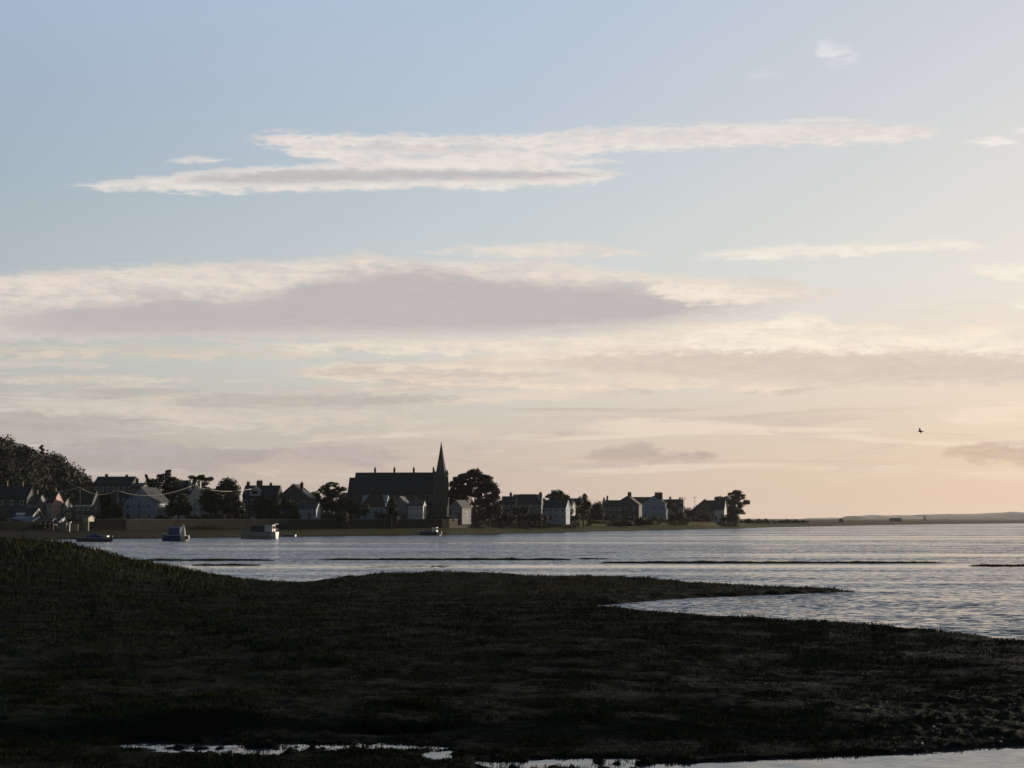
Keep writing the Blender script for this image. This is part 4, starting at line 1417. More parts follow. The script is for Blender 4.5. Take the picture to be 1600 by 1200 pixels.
def hull_mesh(L, B, fb, bow_rise, draft=.35, stern=.85, full=.55, n=14):
    """x forward from transom; returns MB and the sheer function"""
    mb = MB()
    rows = []
    for i in range(n + 1):
        s = i / n
        b = B / 2 * (stern + (1 - stern) * math.sin(min(1, s / .45) * math.pi / 2)) * (1 - max(0, (s - full) / (1 - full)) ** 2.1)
        b = max(b, .03)
        zs = fb * (1 + bow_rise * max(0, s - .25) ** 1.7)
        zk = -draft * (1 - max(0, (s - .8) / .2) ** 2 * .5)
        x = s * L + (zs * .18 * s)
        rows.append([(x - .25 * L * .06 * s, 0, zk), (x * .985, b * .62, zk * .2), (x * .993, b * .88, zs * .45), (x, b, zs), (x, b * .93, zs + .02), ])
    # rounded stern behind the first station
    r0 = rows[0]
    rows.insert(0, [(x - .12 * B, y * .66, z * (.6 if z < 0 else 1)) for (x, y, z) in r0])
    n += 1
    k = 5
    v = []
    for r in rows:
        v += r + [(x, -y, z) for (x, y, z) in r[1:]]
    m = 2 * k - 1
    f = []
    for i in range(n):
        a, c = i * m, (i + 1) * m
        for j in range(k - 1):
            f.append((a + j, c + j, c + j + 1, a + j + 1))
        f.append((a, a + k, c + k, c))
        for j in range(k, m - 1):
            f.append((a + j, a + j + 1, c + j + 1, c + j))
    f.append(tuple([0] + [1, 2, 3, 4] + [m - 1, m - 2, m - 3, m - 4]))
    # deck a little under the sheer
    mb.add(v, f)
    dk = MB()
    dv, df = [], []
    for r in rows:
        (x, b, z) = r[3]
        dv += [(x, b * .93, z - .12), (x, -b * .93, z - .12)]
    for i in range(n):
        df.append((2 * i, 2 * i + 1, 2 * i + 3, 2 * i + 2))
    dk.add(dv, df)
    return mb, dk, rows


def stern_cap(rows, t, m):
    """the pale stern, a skin 2 cm outside the planking"""
    v, f = [], []
    for i, r in enumerate(rows[:3]):
        ring = [(x, y, z) for (x, y, z) in r[:4]]
        full = [(x, -y, z) for (x, y, z) in ring[:0:-1]] + ring
        for (x, y, z) in full:
            v.append((x - .03, y * 1.02 + (.02 if y > 0 else -.02 if y < 0 else 0), z))
    m_ = 7
    for i in range(2):
        for j in range(m_ - 1):
            f.append((i * m_ + j, i * m_ + j + 1, (i + 1) * m_ + j + 1, (i + 1) * m_ + j))
    f.append(tuple(range(m_))[::-1])
    MB().add(v, f).build('stern', m, t)


def gunwale(rows, t, m, r=.06):
    g = MB()
    up = [(x, b + .02, z) for (x, b, z) in [q[3] for q in rows]]
    g.tube(up, r, 5)
    g.tube([(x, -y, z) for (x, y, z) in up], r, 5)
    g.build('gunwale', m, t)


def place_boat(name, label, px, py, head, roll=0):
    D = dist_at(py)
    p = P(px, py, D)
    t = thing(name, label, 'boat', (p.x, D, 0.0), 0)
    # head: compass of the bow, 0 = away from the viewer, -90 = to the left
    t.rotation_euler = (R(roll), 0, R(90 - head))
    return t


def fishing_boat():
    t = place_boat('fishing_boat', 'fishing boat with a pale hull coloured as if in shade, dark teal shelter, white wheelhouse and sunlit cream stern', 430.5, 842, -74)
    mb, dk, rows = hull_mesh(9.0, 3.3, 1.7, .8, stern=.84)
    mb.build('hull', M['hull_shaded'], t)
    dk.build('deck', M['wood'], t)
    gunwale(rows, t, M['hull_dark'], .08)
    stern_cap(rows, t, M['hull_white'])  # whiter skin puts the sunlit end of the hull into colour
    w = MB().prism_x([(-.95, 1.5), (.95, 1.5), (.85, 3.55), (-.85, 3.55)], .5, 2.5).build('wheelhouse', M['hull_white'], t)
    for y0, y1 in ((-.72, -.08), (.08, .72)):
        MB().box(.44, .49, y0, y1, 2.45, 3.2).build('window', M['glass'], w)
    MB().box(.8, 2.2, -.97, -.925, 2.5, 3.1).build('window', M['glass'], w)
    MB().box(.44, .49, -.3, .3, 1.5, 2.3).build('door', M['red'], w)
    MB().box(-.2, 2.9, -1.25, 1.25, 3.55, 3.68).build('wheelhouse_roof', M['hull_dark'], t)
    MB().prism_x([(-1.0, 1.5), (1.0, 1.5), (.85, 3.2), (-.85, 3.2)], 2.52, 6.2).build('net_shelter', M['teal_cover'], t)
    ms = MB().tube([(5.6, 0, 1.4), (5.7, 0, 6.1)], [.07, .04], 6).build('mast', M['wood'], t)
    MB().tube([(5.65, 0, 5.9), (9.1, 0, 2.5)], .015, 4).build('stay', M['metal'], ms)
    for x in (-.0,):
        r = MB()
        for y in (-1.2, 1.2):
            r.tube([(-.02, y, 1.75), (-.02, y, 2.35)], .03, 5)
        r.tube([(-.02, -1.2, 2.35), (-.02, 1.2, 2.35)], .03, 5)
        r.build('stern_rail', M['metal'], t)


fishing_boat()


def blue_boat():
    t = place_boat('sailing_boat', 'dark blue boat with a blue cockpit cover and furled cream sail, red trimmed stern', 289, 845.5, -60)
    mb, dk, rows = hull_mesh(6.6, 2.5, 1.25, .5, stern=.8)
    mb.build('hull', M['hull_blue'], t)
    dk.build('deck', M['hull_white'], t)
    gunwale(rows, t, M['hull_white'], .06)
    stern_cap(rows, t, M['hull_white'])
    MB().box(-.40, -.345, -.64, .64, .6, 1.0).build('stern_band', M['red'], t)
    c = MB().prism_x([(-.9, 1.15), (.9, 1.15), (.7, 2.9), (0, 3.25), (-.7, 2.9)], .9, 4.2).build('cockpit_cover', M['hull_blue'], t)
    MB().box(.84, .89, -.55, .2, 1.2, 2.0).build('cabin_door', M['hull_white'], t)
    s = MB().tube([(.3, .2, 1.3), (.32, .2, 2.4), (.4, .2, 3.7)], [.5, .36, .05], 8).build('furled_sail', M['sail'], t)
    MB().tube([(.45, .2, 1.1), (.45, .2, 4.1)], [.06, .04], 6).build('mast', M['wood'], t)
    o = MB().box(-.8, -.42, -.62, -.22, .35, 1.25)
    o.box(-.7, -.5, -.5, -.34, -.35, .4)
    o.build('outboard_motor', M['hull_white'], t)


blue_boat()


def covered_boat():
    t = place_boat('covered_boat', 'low dark open boat under a blue tarpaulin near the quay', 171, 846.5, -80, 0)
    mb, dk, rows = hull_mesh(7.6, 2.4, .75, .45, stern=.8)
    mb.build('hull', M['hull_dark'], t)
    dk.build('deck', M['wood'], t)
    gunwale(rows, t, M['metal'], .05)
    v, f = [], []
    n = 8
    for i in range(n + 1):
        s = i / n
        x = 1.6 + s * 3.8
        zt = 1.0 + .75 * math.sin(math.pi * (.12 + .8 * s)) + .08 * math.sin(i * 2.1)
        b = 1.15 * (1 - .25 * s)
        v += [(x, -b, .72), (x, -b * .5, zt * .86), (x, 0, zt), (x, b * .5, zt * .86), (x, b, .72)]
    for i in range(n):
        f += [(i * 5 + k, i * 5 + k + 1, i * 5 + 6 + k, i * 5 + 5 + k) for k in range(4)]
    f += [(4, 3, 2, 1, 0), tuple(n * 5 + k for k in range(5))]
    MB().add(v, f).build('tarpaulin', M['tarp'], t)
    MB().box(-.7, -.34, -.3, .3, .2, 1.25).build('outboard_motor', M['hull_dark'], t)
    MB().prism_x([(-.7, .7), (.7, .7), (.5, 1.3), (-.5, 1.3)], .3, 1.3).build('cuddy', M['metal'], t)


covered_boat()


def dinghy(label, px, py, head, L=3.5, hull='hull_dark'):
    t = place_boat('dinghy', label, px, py, head)
    mb, dk, rows = hull_mesh(L, 1.5, .55, .5, stern=.8)
    mb.build('hull', M[hull], t)
    dk.build('deck', M['wood'], t)
    gunwale(rows, t, M['hull_white'], .045)
    stern_cap(rows, t, M['hull_white'])
    for x in (.8, 1.9):
        MB().box(x, x + .25, -.66, .66, .48, .53).build('thwart', M['wood'], t)


dinghy('small dark dinghy with white transom just right of the fishing boat', 461, 838.5, -75)
dinghy('tiny dark dinghy at the waterline below the church chancel', 548, 836.8, -60, 2.4)


def motor_boat():
    t = place_boat('motor_boat', 'small dark motor boat with sunlit white wheel shelter below the church spire', 686.5, 836.5, -72)
    mb, dk, rows = hull_mesh(5.9, 2.2, 1.0, .5, stern=.85)
    mb.build('hull', M['hull_dark'], t)
    dk.build('deck', M['wood'], t)
    gunwale(rows, t, M['metal'], .05)
    stern_cap(rows, t, M['hull_white'])
    c = MB().prism_x([(-.75, .9), (.75, .9), (.6, 2.4), (-.6, 2.4)], .7, 2.2).build('shelter', M['hull_white'], t)
    MB().box(.64, .695, -.5, -.06, 1.5, 2.2).build('window', M['glass'], c)
    MB().box(.64, .695, .06, .5, 1.5, 2.2).build('window', M['glass'], c)
    MB().prism_x([(-.7, .9), (.7, .9), (.4, 1.5), (-.4, 1.5)], 2.22, 4.3).build('foredeck_cover', M['hull_blue'], t)
    MB().box(-.7, -.32, -.3, .1, .2, 1.2).build('outboard_motor', M['hull_dark'], t)


motor_boat()

# ------------------------------------------------------------------ far spit and headland
house('boat_shed', 'lone dark shed with sloping right end on the far flat spit', 1392, 1409, 815.2, 811.4, 809.3, 1700, wall='brick', roof='brown_tile', yaw=-5, depth=10, win=(2, 1), hip=.35, cat='shed', base_drop=2)


def hut():
    p = P(1314, 815.5, 1250)
    t = thing('hut', 'tiny dark hut on the flat spit where the far headland begins', 'hut', (p.x, p.y, hz(p.x, p.y)), 0)
    MB().box(-1.8, 1.8, -1.5, 1.5, -.5, 2.0).build('wall', M['dark_grey'], t)
    MB().prism([(-2.1, 1.95), (2.1, 1.95), (0, 3.4)], -1.8, 1.8).build('roof', M['brown_tile'], t)


hut()


def sail():
    p = P(1441.5, 814, 2300)
    t = thing('yacht', 'white sailed yacht standing out against the far headland', 'yacht', (p.x, p.y, 0), R(20))
    mb, dk, rows = hull_mesh(9, 2.8, 1.2, .4)
    mb.build('hull', M['hull_white'], t)
    dk.build('deck', M['wood'], t)
    MB().tube([(4.2, 0, 1), (4.2, 0, 11.5)], .08, 6).build('mast', M['metal'], t)
    MB().prism([(.6, 1.8), (4.1, 1.8), (4.1, 11.3)], -.04, .04).build('sail', M['sail'], t)
    MB().prism([(4.4, 1.6), (8.6, 1.5), (4.4, 9.8)], -.04, .04).build('sail', M['sail'], t)


sail()


def marker():
    p = P(1478.5, 815.5, 1500)
    t = thing('beacon', 'tiny reddish beacon post on the spit before the headland', 'beacon', (p.x, p.y, hz(p.x, p.y)), 0)
    MB().tube([(0, 0, -1), (0, 0, 2.4)], [.35, .3], 8).build('post', M['wood'], t)
    MB().tube([(0, 0, 2.4), (0, 0, 3.1), (0, 0, 3.6)], [.8, .7, .1], 8).build('topmark', M['red'], t)


marker()


def headland(name, D, pts, thick, seed, col):
    top = np.array(pts, float)
    xs = np.linspace(pts[0][0], pts[-1][0], 260)
    ys = np.interp(xs, top[:, 0], top[:, 1])
    zt = np.array([P(x, y, D).z for x, y in zip(xs, ys)])
    X = np.array([P(x, 810, D).x for x in xs])
    zt = zt + 3.0 * fbm(X * .02, X * 0, seed) + 3.0 * fbm(X * .08, X * 0, seed + 3)
    prof = np.array([(-.5, -.02), (-.42, .35), (-.3, .72), (-.12, .94), (0, 1), (.2, .9), (.5, -.02)])
    V, nj = [], len(prof)
    for i in range(len(xs)):
        for (d, h) in prof:
            V.append((X[i] + 4 * random.random(), D + d * thick + 30 * float(fbm(np.array([X[i] * .01]), np.array([d * 3]), seed)[0]), max(-1, zt[i] * h)))
    Fq = []
    for i in range(len(xs) - 1):
        for j in range(nj - 1):
            Fq.append((i * nj + j, (i + 1) * nj + j, (i + 1) * nj + j + 1, i * nj + j + 1))
    setting(arr_mesh(name, V, Fq, col, smooth=True))


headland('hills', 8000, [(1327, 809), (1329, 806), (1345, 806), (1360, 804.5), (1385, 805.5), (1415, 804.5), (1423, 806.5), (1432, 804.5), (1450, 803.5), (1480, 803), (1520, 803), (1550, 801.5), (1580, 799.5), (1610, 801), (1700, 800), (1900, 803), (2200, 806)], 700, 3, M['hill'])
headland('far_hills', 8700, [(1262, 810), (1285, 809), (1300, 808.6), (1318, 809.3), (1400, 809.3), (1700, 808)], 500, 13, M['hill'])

# ------------------------------------------------------------------ birds


def gull(label, px, py, D, span, yaw, roll):
    p = P(px, py, D)
    t = thing('gull', label, 'gull', p, R(yaw), 'gulls in flight')
    t.rotation_euler = (R(roll), 0, R(yaw))
    s = span
    # body along x: tail, belly, breast, neck, head, bill
    MB().tube([(-.42 * s, 0, .02 * s), (-.30 * s, 0, .0), (-.12 * s, 0, -.02 * s), (.06 * s, 0, -.02 * s), (.17 * s, 0, .01 * s), (.23 * s, 0, .03 * s), (.29 * s, 0, .02 * s), (.34 * s, 0, .01 * s)],
              [.05 * s, .04 * s, .085 * s, .09 * s, .055 * s, .052 * s, .03 * s, .006 * s], 8).build('body', M['gull'], t, True)
    for sy in (-1, 1):
        st = [(0, .05, .17, .02), (.22, .10, .17, .13), (.42, .06, .12, .16), (.62, -.06, .03, .08)]
        v, f = [], []
        for (y, xf, c, z) in st:
            yy = sy * y * s
            v += [(xf * s + .06 * s, yy, z * s), (xf * s - c * s, yy, z * s - .01 * s), (xf * s - c * .4 * s, yy, z * s + .018 * s)]
        for i in range(len(st) - 1):
            for k in range(3):
                f.append((i * 3 + k, i * 3 + (k + 1) % 3, i * 3 + 3 + (k + 1) % 3, i * 3 + 3 + k))
        f += [(0, 1, 2), (9, 10, 11)]
        MB().add(v, f).build('wing', M['gull'], t)


gull('dark gull flying low over the water, wings raised, the larger of two birds', 1438, 674, 110, .62, 155, 28)
gull('tiny far gull, a speck in the pale sky above the village', 381, 662, 330, .5, 100, 5)

# ------------------------------------------------------------------ world: Nishita sky, haze gradient and cloud layers
SUN_AZ, SUN_EL = 48.0, 8.0
BG = 0.05


def build_world():
    w = bpy.data.worlds.new('World')
    sc.world = w
    w.use_nodes = True
    nt = w.node_tree
    nt.nodes.clear()
    N, L = nt.nodes.new, nt.links.new
    out = N('ShaderNodeOutputWorld')
    bg = N('ShaderNodeBackground')
    bg.inputs['Strength'].default_value = BG
    L(bg.outputs[0], out.inputs[0])
    sky = N('ShaderNodeTexSky')
    sky.sky_type = 'NISHITA'
    sky.sun_disc = False
    sky.sun_elevation = R(SUN_EL)
    sky.sun_rotation = R(SUN_AZ)
    sky.air_density = 1.0
    sky.dust_density = 1.5
    sky.ozone_density = 1.5
    tc = N('ShaderNodeTexCoord')
    sep = N('ShaderNodeSeparateXYZ')
    L(tc.outputs['Generated'], sep.inputs[0])

    def ma(op, a, b=None, c=None):
        t = N('ShaderNodeMath')
        t.operation = op
        for i, q in enumerate((a, b, c)):
            if q is None:
                continue
            if isinstance(q, (int, float)):
                t.inputs[i].default_value = q
            else:
                L(q, t.inputs[i])
        return t.outputs[0]

    def mr(x, a, b, lo=0.0, hi=1.0, smooth=True):
        t = N('ShaderNodeMapRange')
        if smooth:
            t.interpolation_type = 'SMOOTHSTEP'
        L(x, t.inputs[0])
        for i, q in enumerate((a, b, lo, hi)):
            t.inputs[i + 1].default_value = q
        return t.outputs[0]

    az = ma('MULTIPLY', ma('ARCTAN2', sep.outputs['X'], sep.outputs['Y']), 180 / math.pi)
    el = ma('MULTIPLY', ma('ARCSINE', sep.outputs['Z']), 180 / math.pi)

    def noise(sx, sy, scale, detail, rough, off=0.0, dist=0.0):
        c = N('ShaderNodeCombineXYZ')
        L(ma('MULTIPLY', az, sx), c.inputs[0])
        L(ma('MULTIPLY', el, sy), c.inputs[1])
        c.inputs[2].default_value = off
        t = N('ShaderNodeTexNoise')
        t.inputs['Scale'].default_value = scale
        t.inputs['Detail'].default_value = detail
        t.inputs['Roughness'].default_value = rough
        t.inputs['Distortion'].default_value = dist
        L(c.outputs[0], t.inputs['Vector'])
        return ma('SUBTRACT', t.outputs[0], 0.5)

    n_wisp = noise(0.32, 1.6, 1.0, 8, 0.62, 0.0, 0.6)      # long streaks
    n_puff = noise(1.0, 1.9, 1.1, 10, 0.68, 3.7, 0.2)       # billows
    n_fine = noise(1.1, 5.5, 1.0, 6, 0.6, 9.1, 0.5)        # fine streaks

    # ---- clear-sky colour: sky texture blended with the pale sea haze of a late afternoon
    def elv(py):
        return direction(800, py)[1]

    def ramp(stops):
        t = N('ShaderNodeValToRGB')
        t.color_ramp.interpolation = 'EASE' if len(stops) < 3 else 'LINEAR'
        st = sorted((max(0, min(1, elv(py) / 25.0)), c) for py, c in stops)
        els = t.color_ramp.elements
        while len(els) < len(st):
            els.new(0.5)
        for e, (p, c) in zip(els, st):
            e.position = p
            e.color = (*[q / BG for q in lin(c)], 1)
        L(ma('DIVIDE', el, 25.0), t.inputs[0])
        return t.outputs[0]
    left = ramp([(-150, (158, 178, 207)), (0, (164, 181, 205)), (160, (161, 177, 196)), (300, (164, 179, 190)), (400, (173, 184, 190)), (570, (184, 187, 182)), (680, (181, 175, 168)), (760, (175, 165, 158)), (810, (173, 161, 152))])
    mid = ramp([(-150, (170, 187, 212)), (0, (176, 192, 212)), (160, (183, 195, 209)), (330, (194, 203, 206)), (450, (203, 207, 206)), (570, (209, 207, 199)), (650, (205, 196, 184)), (720, (204, 188, 174)), (810, (202, 181, 167))])
    right = ramp([(-150, (190, 199, 210)), (0, (199, 205, 212)), (160, (210, 211, 213)), (300, (219, 217, 213)), (450, (228, 223, 214)), (570, (234, 220, 202)), (650, (231, 211, 188)), (740, (229, 203, 175)), (810, (223, 193, 166))])

    def mix(f, a, b):
        t = N('ShaderNodeMix')
        t.data_type = 'RGBA'
        if isinstance(f, (int, float)):
            t.inputs[0].default_value = f
        else:
            L(f, t.inputs[0])
        for i, q in ((6, a), (7, b)):
            if isinstance(q, tuple):
                t.inputs[i].default_value = (*q, 1)
            else:
                L(q, t.inputs[i])
        return t.outputs[2]
    g = mix(mr(az, 0, 20, smooth=False), mix(mr(az, -20, 0, smooth=False), left, mid), right)
    win = ma('MULTIPLY', ma('MULTIPLY', mr(az, -60, -26), mr(az, 60, 28)), mr(el, 50, 24))
    cur = mix(ma('MULTIPLY', win, 0.97), sky.outputs[0], g)

    # ---- cloud layers
    def curve(x, pts):
        t = N('ShaderNodeFloatCurve')
        c = t.mapping.curves[0]
        t.mapping.extend = 'HORIZONTAL'
        while len(c.points) < len(pts):
            c.points.new(0.5, 0.5)
        for q, (a, b) in zip(c.points, pts):
            q.location = (a, b)
            q.handle_type = 'AUTO_CLAMPED'
        t.mapping.update()
        L(x, t.inputs['Value'])
        return t.outputs[0]

    def cloud(cur, prof, col, op=1.0, soft=0.35, wisp=0.6, puff=0.3, fine=0.25, tex=0.8, fade=0.06, var=1.0):
        fine *= 1.15
        """prof: (photo column, top row, bottom row); amplitudes and softness in degrees"""
        A = [(direction(px, (a + b) / 2)[0], direction(px, a)[1], direction(px, b)[1]) for px, a, b in prof]
        for e in (0, -1):           # on-screen ends taper to nothing
            if -60 < prof[e][0] < 1650:
                A[e] = (A[e][0], (A[e][1] + A[e][2]) / 2, (A[e][1] + A[e][2]) / 2)
        a0, a1 = A[0][0], A[-1][0]
        x = mr(az, a0, a1, smooth=False)
        tp = [((q[0] - a0) / (a1 - a0), q[1] / 25) for q in A]
        bt = [((q[0] - a0) / (a1 - a0), q[2] / 25) for q in A]
        v = ma('ADD', el, ma('ADD', ma('MULTIPLY', n_wisp, wisp * 2), ma('ADD', ma('MULTIPLY', n_puff, puff * 2), ma('MULTIPLY', n_fine, fine * 2))))
        v = ma('DIVIDE', v, 25.0)
        d = ma('MULTIPLY', ma('MINIMUM', ma('SUBTRACT', v, curve(x, bt)), ma('SUBTRACT', curve(x, tp), v)), 25.0)
        m = mr(d, -soft * .28, soft * .78)
        m = ma('MULTIPLY', m, ma('MULTIPLY', mr(x, 0.0, fade), mr(x, 1.0, 1.0 - fade)))
        if tex:
            m = ma('MULTIPLY', m, mr(ma('ADD', ma('ADD', n_wisp, ma('MULTIPLY', n_puff, 0.7)), ma('MULTIPLY', n_fine, 0.9)), -0.30, 0.14, 1.0 - tex, 1.0))
        body = mix(mr(ma('ADD', ma('MULTIPLY', n_puff, 0.8), ma('MULTIPLY', n_wisp, 0.9)), -0.22, 0.2), tuple(q * (1 - .09 * var) / BG for q in lin(col)), tuple(q * (1 + .04 * var) / BG for q in lin(col)))
        return mix(ma('MULTIPLY', m, op), cur, body)

    CW, CG = (226, 218, 211), (172, 168, 170)
    # faint blended veils low in the sky
    v1 = noise(0.10, 1.25, 1.0, 7, 0.6, 21.0, 0.8)
    v2 = noise(0.13, 1.6, 1.0, 7, 0.6, 33.0, 0.8)
    low = ma('MULTIPLY', mr(el, 1.0, 2.4), mr(el, 9.0, 6.5))
    side = mr(az, -18, 18, smooth=False)
    lit = mix(side, tuple(q / BG for q in lin((208, 197, 186))), tuple(q / BG for q in lin((238, 218, 196))))
    dim = mix(side, tuple(q / BG for q in lin((172, 166, 164))), tuple(q / BG for q in lin((208, 189, 174))))
    cur = mix(ma('MULTIPLY', ma('MULTIPLY', mr(v1, 0.0, 0.13), low), 0.8), cur, lit)
    cur = mix(ma('MULTIPLY', ma('MULTIPLY', mr(v2, 0.02, 0.16), low), 0.6), cur, dim)
    # low cumulus and haze banks by the horizon
    cur = cloud(cur, [(-120, 700, 760), (60, 692, 742), (180, 690, 735), (300, 694, 742), (400, 702, 735), (470, 700, 738), (560, 712, 740), (640, 735, 742)], (176, 164, 160), .95, .32, .2, .55, .1, .5)
    cur = cloud(cur, [(400, 705, 735), (470, 702, 722), (540, 705, 720), (590, 712, 716)], (208, 192, 178), .6, .3, .2, .4, .1, .4)
    cur = cloud(cur, [(690, 696, 710), (740, 696, 712), (785, 700, 708)], (186, 172, 164), .5, .3, .1, .3, .1, .5)
    cur = cloud(cur, [(850, 672, 678), (880, 668, 682), (910, 672, 680)], (188, 176, 166), .6, .2, .1, .3, .1, .3)
    cur = cloud(cur, [(900, 712, 722), (950, 698, 726), (1010, 692, 728), (1050, 704, 724), (1090, 702, 726), (1130, 712, 722)], (186, 168, 159), .9, .3, .1, .55, .1, .4)
    cur = cloud(cur, [(1460, 704, 716), (1510, 690, 722), (1570, 690, 724), (1640, 694, 728), (1760, 700, 724)], (203, 177, 158), .9, .3, .1, .5, .1, .4)
    cur = cloud(cur, [(700, 712, 718), (1000, 714, 724), (1300, 712, 722), (1700, 716, 724)], (222, 196, 170), .5, .3, .2, .2, .2, .6)
    cur = cloud(cur, [(660, 668, 678), (740, 662, 684), (800, 672, 678)], (214, 198, 180), .6, .25, .1, .3, .1, .5)
    cur = cloud(cur, [(20, 690, 712), (120, 684, 716), (240, 688, 714), (330, 698, 708)], (181, 171, 167), .85, .25, .1, .6, .1, .4)
    cur = cloud(cur, [(430, 700, 722), (520, 694, 726), (610, 706, 722), (660, 712, 718)], (182, 170, 164), .8, .25, .1, .6, .1, .4)
    cur = cloud(cur, [(330, 722, 738), (450, 716, 744), (560, 724, 742), (640, 732, 738)], (208, 189, 174), .6, .25, .1, .5, .1, .4)
    # left lower banks
    cur = cloud(cur, [(-150, 628, 668), (0, 628, 668), (150, 620, 668), (320, 610, 666), (450, 606, 664), (600, 604, 660), (680, 612, 640), (760, 622, 628)], (208, 196, 184), .85, .35, .4, .25, .3, .5)
    cur = cloud(cur, [(-150, 640, 672), (0, 640, 672), (90, 642, 672), (200, 646, 668), (300, 654, 660)], (176, 168, 163), .85, .3, .3, .2, .3, .4)
    cur = cloud(cur, [(240, 622, 634), (330, 614, 640), (450, 612, 640), (600, 612, 638), (740, 620, 626)], (184, 176, 170), .85, .3, .3, .15, .3, .4)
    cur = cloud(cur, [(-50, 590, 596), (60, 586, 599), (180, 584, 600), (260, 588, 597), (330, 591, 594)], (214, 200, 186), .8, .2, .2, .15, .25, .4)
    cur = cloud(cur, [(60, 568, 574), (130, 564, 577), (190, 568, 573)], (210, 198, 186), .7, .2, .2, .1, .2, .4)
    # central mixed streaks
    cur = cloud(cur, [(410, 580, 586), (520, 566, 596), (640, 562, 600), (760, 556, 606), (900, 548, 608), (1040, 540, 608), (1200, 540, 610), (1450, 540, 608), (1760, 545, 606)], (226, 210, 192), .9, .3, .35, .25, .35, .5)
    cur = cloud(cur, [(430, 578, 584), (560, 572, 590), (700, 574, 592), (820, 580, 592), (900, 582, 588)], (192, 182, 174), .7, .3, .3, .15, .3, .5)
    cur = cloud(cur, [(800, 560, 574), (930, 552, 584), (1060, 548, 592), (1200, 548, 598), (1400, 550, 600), (1600, 552, 598), (1780, 560, 590)], (213, 197, 184), .9, .45, .3, .25, .35, .35)
    cur = cloud(cur, [(660, 602, 607), (850, 600, 608), (1100, 601, 609), (1400, 602, 608), (1760, 601, 607)], (234, 214, 194), .7, .16, .12, .08, .1, .4)
    # strips under the big bank
    cur = cloud(cur, [(-150, 536, 556), (0, 538, 560), (150, 538, 562), (300, 540, 564), (420, 546, 558), (500, 550, 553)], (211, 197, 184), .9, .3, .3, .25, .3, .6)
    cur = cloud(cur, [(380, 534, 546), (520, 530, 552), (640, 528, 556), (800, 524, 560), (950, 514, 560), (1060, 500, 556), (1150, 496, 552), (1300, 505, 552), (1500, 512, 552), (1780, 512, 556)], (232, 218, 201), .95, .4, .35, .3, .35, .5)
    cur = cloud(cur, [(1040, 512, 552), (1130, 508, 552), (1190, 504, 552), (1230, 488, 550), (1275, 490, 550), (1320, 506, 550), (1385, 504, 548), (1440, 514, 550), (1540, 506, 552), (1650, 498, 552), (1800, 505, 550)], (241, 229, 211), .95, .35, .15, .6, .2, .45)
    # the big grey bank with its lit rim
    cur = cloud(cur, [(-160, 424, 540), (0, 424, 534), (150, 416, 532), (300, 408, 531), (440, 404, 530), (535, 399, 529), (568, 392, 529), (615, 402, 529), (700, 404, 528), (850, 402, 527), (900, 408, 525), (1000, 422, 520), (1100, 430, 505), (1215, 432, 482), (1310, 450, 466), (1430, 455, 459)], (224, 211, 200), .95, .42, .3, .4, .3, .45)
    cur = cloud(cur, [(-160, 488, 542), (0, 470, 536), (100, 464, 534), (250, 456, 533), (400, 455, 531), (480, 434, 529), (560, 416, 528), (650, 413, 527), (760, 424, 526), (900, 436, 522), (1000, 444, 514), (1090, 456, 502), (1180, 468, 492), (1290, 474, 484)], (180, 175, 175), .90, .85, .36, .25, .2, .12, .18, .3)
    cur = cloud(cur, [(880, 424, 428), (980, 426, 440), (1070, 434, 478), (1140, 440, 484), (1230, 450, 470), (1340, 455, 459)], (238, 226, 211), .75, .4, .4, .4, .3, .7, .2)
    # upper small bands
    cur = cloud(cur, [(640, 392, 397), (720, 385, 401), (800, 380, 404), (880, 376, 404), (950, 384, 402), (1040, 394, 398)], (226, 215, 204), .9, .28, .25, .2, .2, .4)
    cur = cloud(cur, [(1075, 396, 402), (1150, 389, 409), (1260, 381, 404), (1400, 377, 400), (1500, 372, 396), (1555, 382, 389)], (238, 229, 217), .9, .28, .2, .25, .2, .4)
    cur = cloud(cur, [(1480, 410, 424), (1560, 408, 440), (1640, 410, 446), (1760, 420, 440)], (240, 230, 216), .85, .3, .2, .3, .25, .5)
    cur = cloud(cur, [(1550, 466, 476), (1620, 464, 484), (1720, 470, 482)], (240, 230, 216), .7, .3, .2, .4, .25, .5)
    # the high streak
    cur = cloud(cur, [(360, 217, 220), (430, 206, 232), (520, 206, 254), (650, 208, 266), (790, 208, 268), (870, 202, 262), (930, 198, 240), (1040, 193, 234), (1150, 189, 231), (1300, 191, 227), (1420, 194, 222), (1510, 200, 208)], CW, .95, .3, .35, .3, .3, .5)
    cur = cloud(cur, [(860, 250, 256), (920, 245, 259), (985, 250, 256)], CW, .8, .18, .15, .15, .15, .4)
    cur = cloud(cur, [(80, 289, 293), (200, 279, 299), (330, 264, 302), (450, 256, 301), (620, 252, 297), (800, 254, 295), (900, 259, 289), (1000, 268, 274)], CW, .95, .26, .2, .22, .2, .3)
    cur = cloud(cur, [(240, 282, 288), (380, 268, 290), (520, 262, 288), (680, 262, 284), (840, 264, 282), (970, 270, 276)], (176, 175, 177), .8, .32, .15, .12, .15, .3)
    cur = cloud(cur, [(500, 226, 236), (620, 224, 238), (740, 226, 238), (820, 230, 236)], (196, 192, 190), .55, .25, .2, .2, .25, .5)
    cur = cloud(cur, [(255, 248, 254), (310, 242, 256), (365, 246, 252)], CW, .7, .18, .2, .12, .15, .4)
    cur = cloud(cur, [(1180, 186, 191), (1300, 183, 192), (1385, 186, 191)], (232, 227, 220), .7, .15, .12, .1, .12, .3)
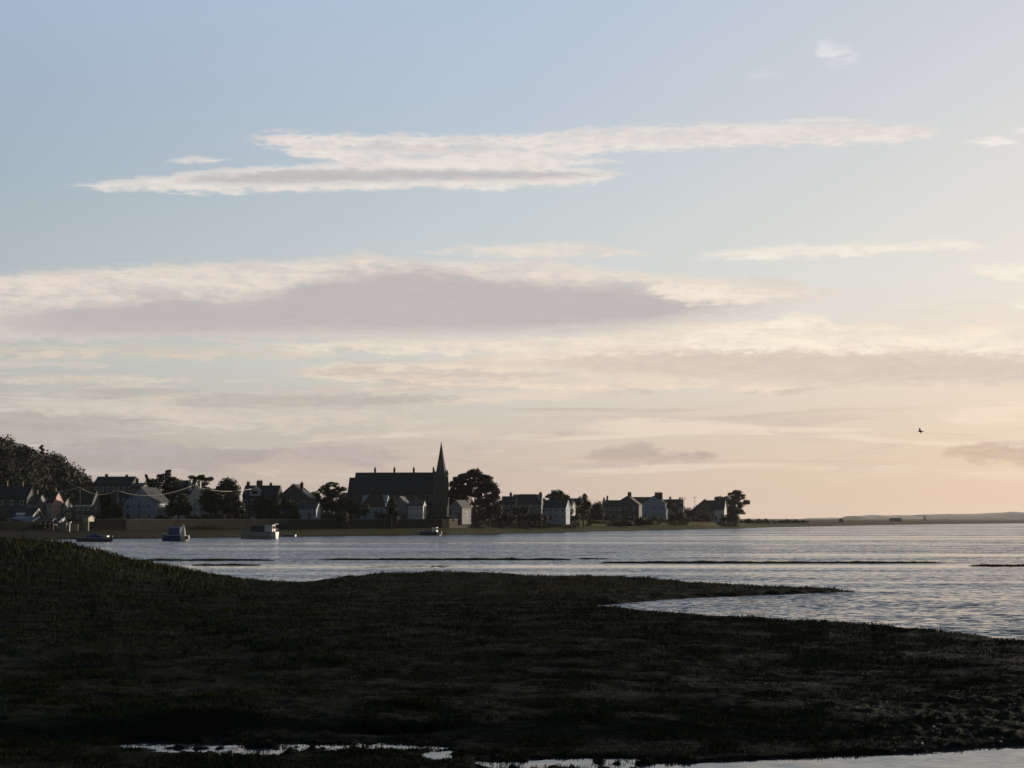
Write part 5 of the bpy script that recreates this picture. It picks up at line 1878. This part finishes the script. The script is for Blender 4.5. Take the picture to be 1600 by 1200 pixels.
    cur = cloud(cur, [(1500, 218, 226), (1555, 213, 228), (1600, 220, 224)], (236, 230, 222), .9, .18, .1, .15, .15, .3)
    cur = cloud(cur, [(1575, 198, 208), (1640, 188, 216), (1740, 196, 210)], (236, 230, 222), .9, .25, .1, .2, .2, .4)
    cur = cloud(cur, [(1268, 76, 92), (1285, 62, 98), (1310, 64, 101), (1332, 72, 96), (1345, 82, 90)], (226, 225, 224), .72, .6, .1, .7, .2, .7)
    cur = cloud(cur, [(1155, 112, 120), (1190, 108, 124), (1230, 112, 120)], (206, 209, 214), .6, .3, .1, .2, .1, .3)
    # below the horizon: nothing but sea haze
    L(cur, bg.inputs['Color'])


build_world()

sd = bpy.data.lights.new('sun', 'SUN')
sd.energy = 4.4
sd.angle = R(0.5)
sd.color = (1.0, 0.85, 0.67)
so = bpy.data.objects.new('sun', sd)
COL.objects.link(so)
dv = Vector((math.sin(R(SUN_AZ)) * math.cos(R(SUN_EL)), math.cos(R(SUN_AZ)) * math.cos(R(SUN_EL)), math.sin(R(SUN_EL))))
so.rotation_euler = dv.to_track_quat('Z', 'Y').to_euler()

# ------------------------------------------------------------------ air


def haze():
    m = bpy.data.materials.new('haze')
    m.use_nodes = True
    nt = m.node_tree
    nt.nodes.clear()
    o = nt.nodes.new('ShaderNodeOutputMaterial')
    v = nt.nodes.new('ShaderNodeVolumePrincipled')
    v.inputs['Density'].default_value = 2.9e-5
    v.inputs['Color'].default_value = (0.93, 0.94, 0.97, 1)
    v.inputs['Anisotropy'].default_value = 0.3
    nt.links.new(v.outputs[0], o.inputs['Volume'])
    b = MB().box(-9600, 9600, -9600, 9600, -2.2, 74).build('haze', m)
    setting(b, 'stuff')


haze()

# ------------------------------------------------------------------ output
sc.view_settings.view_transform = 'Standard'
sc.view_settings.look = 'None'
sc.view_settings.exposure = 0.09
sc.view_settings.gamma = 1
sc.cycles.use_denoising = True
sc.cycles.max_bounces = 6
sc.cycles.diffuse_bounces = 3
sc.cycles.glossy_bounces = 3
sc.cycles.transparent_max_bounces = 8
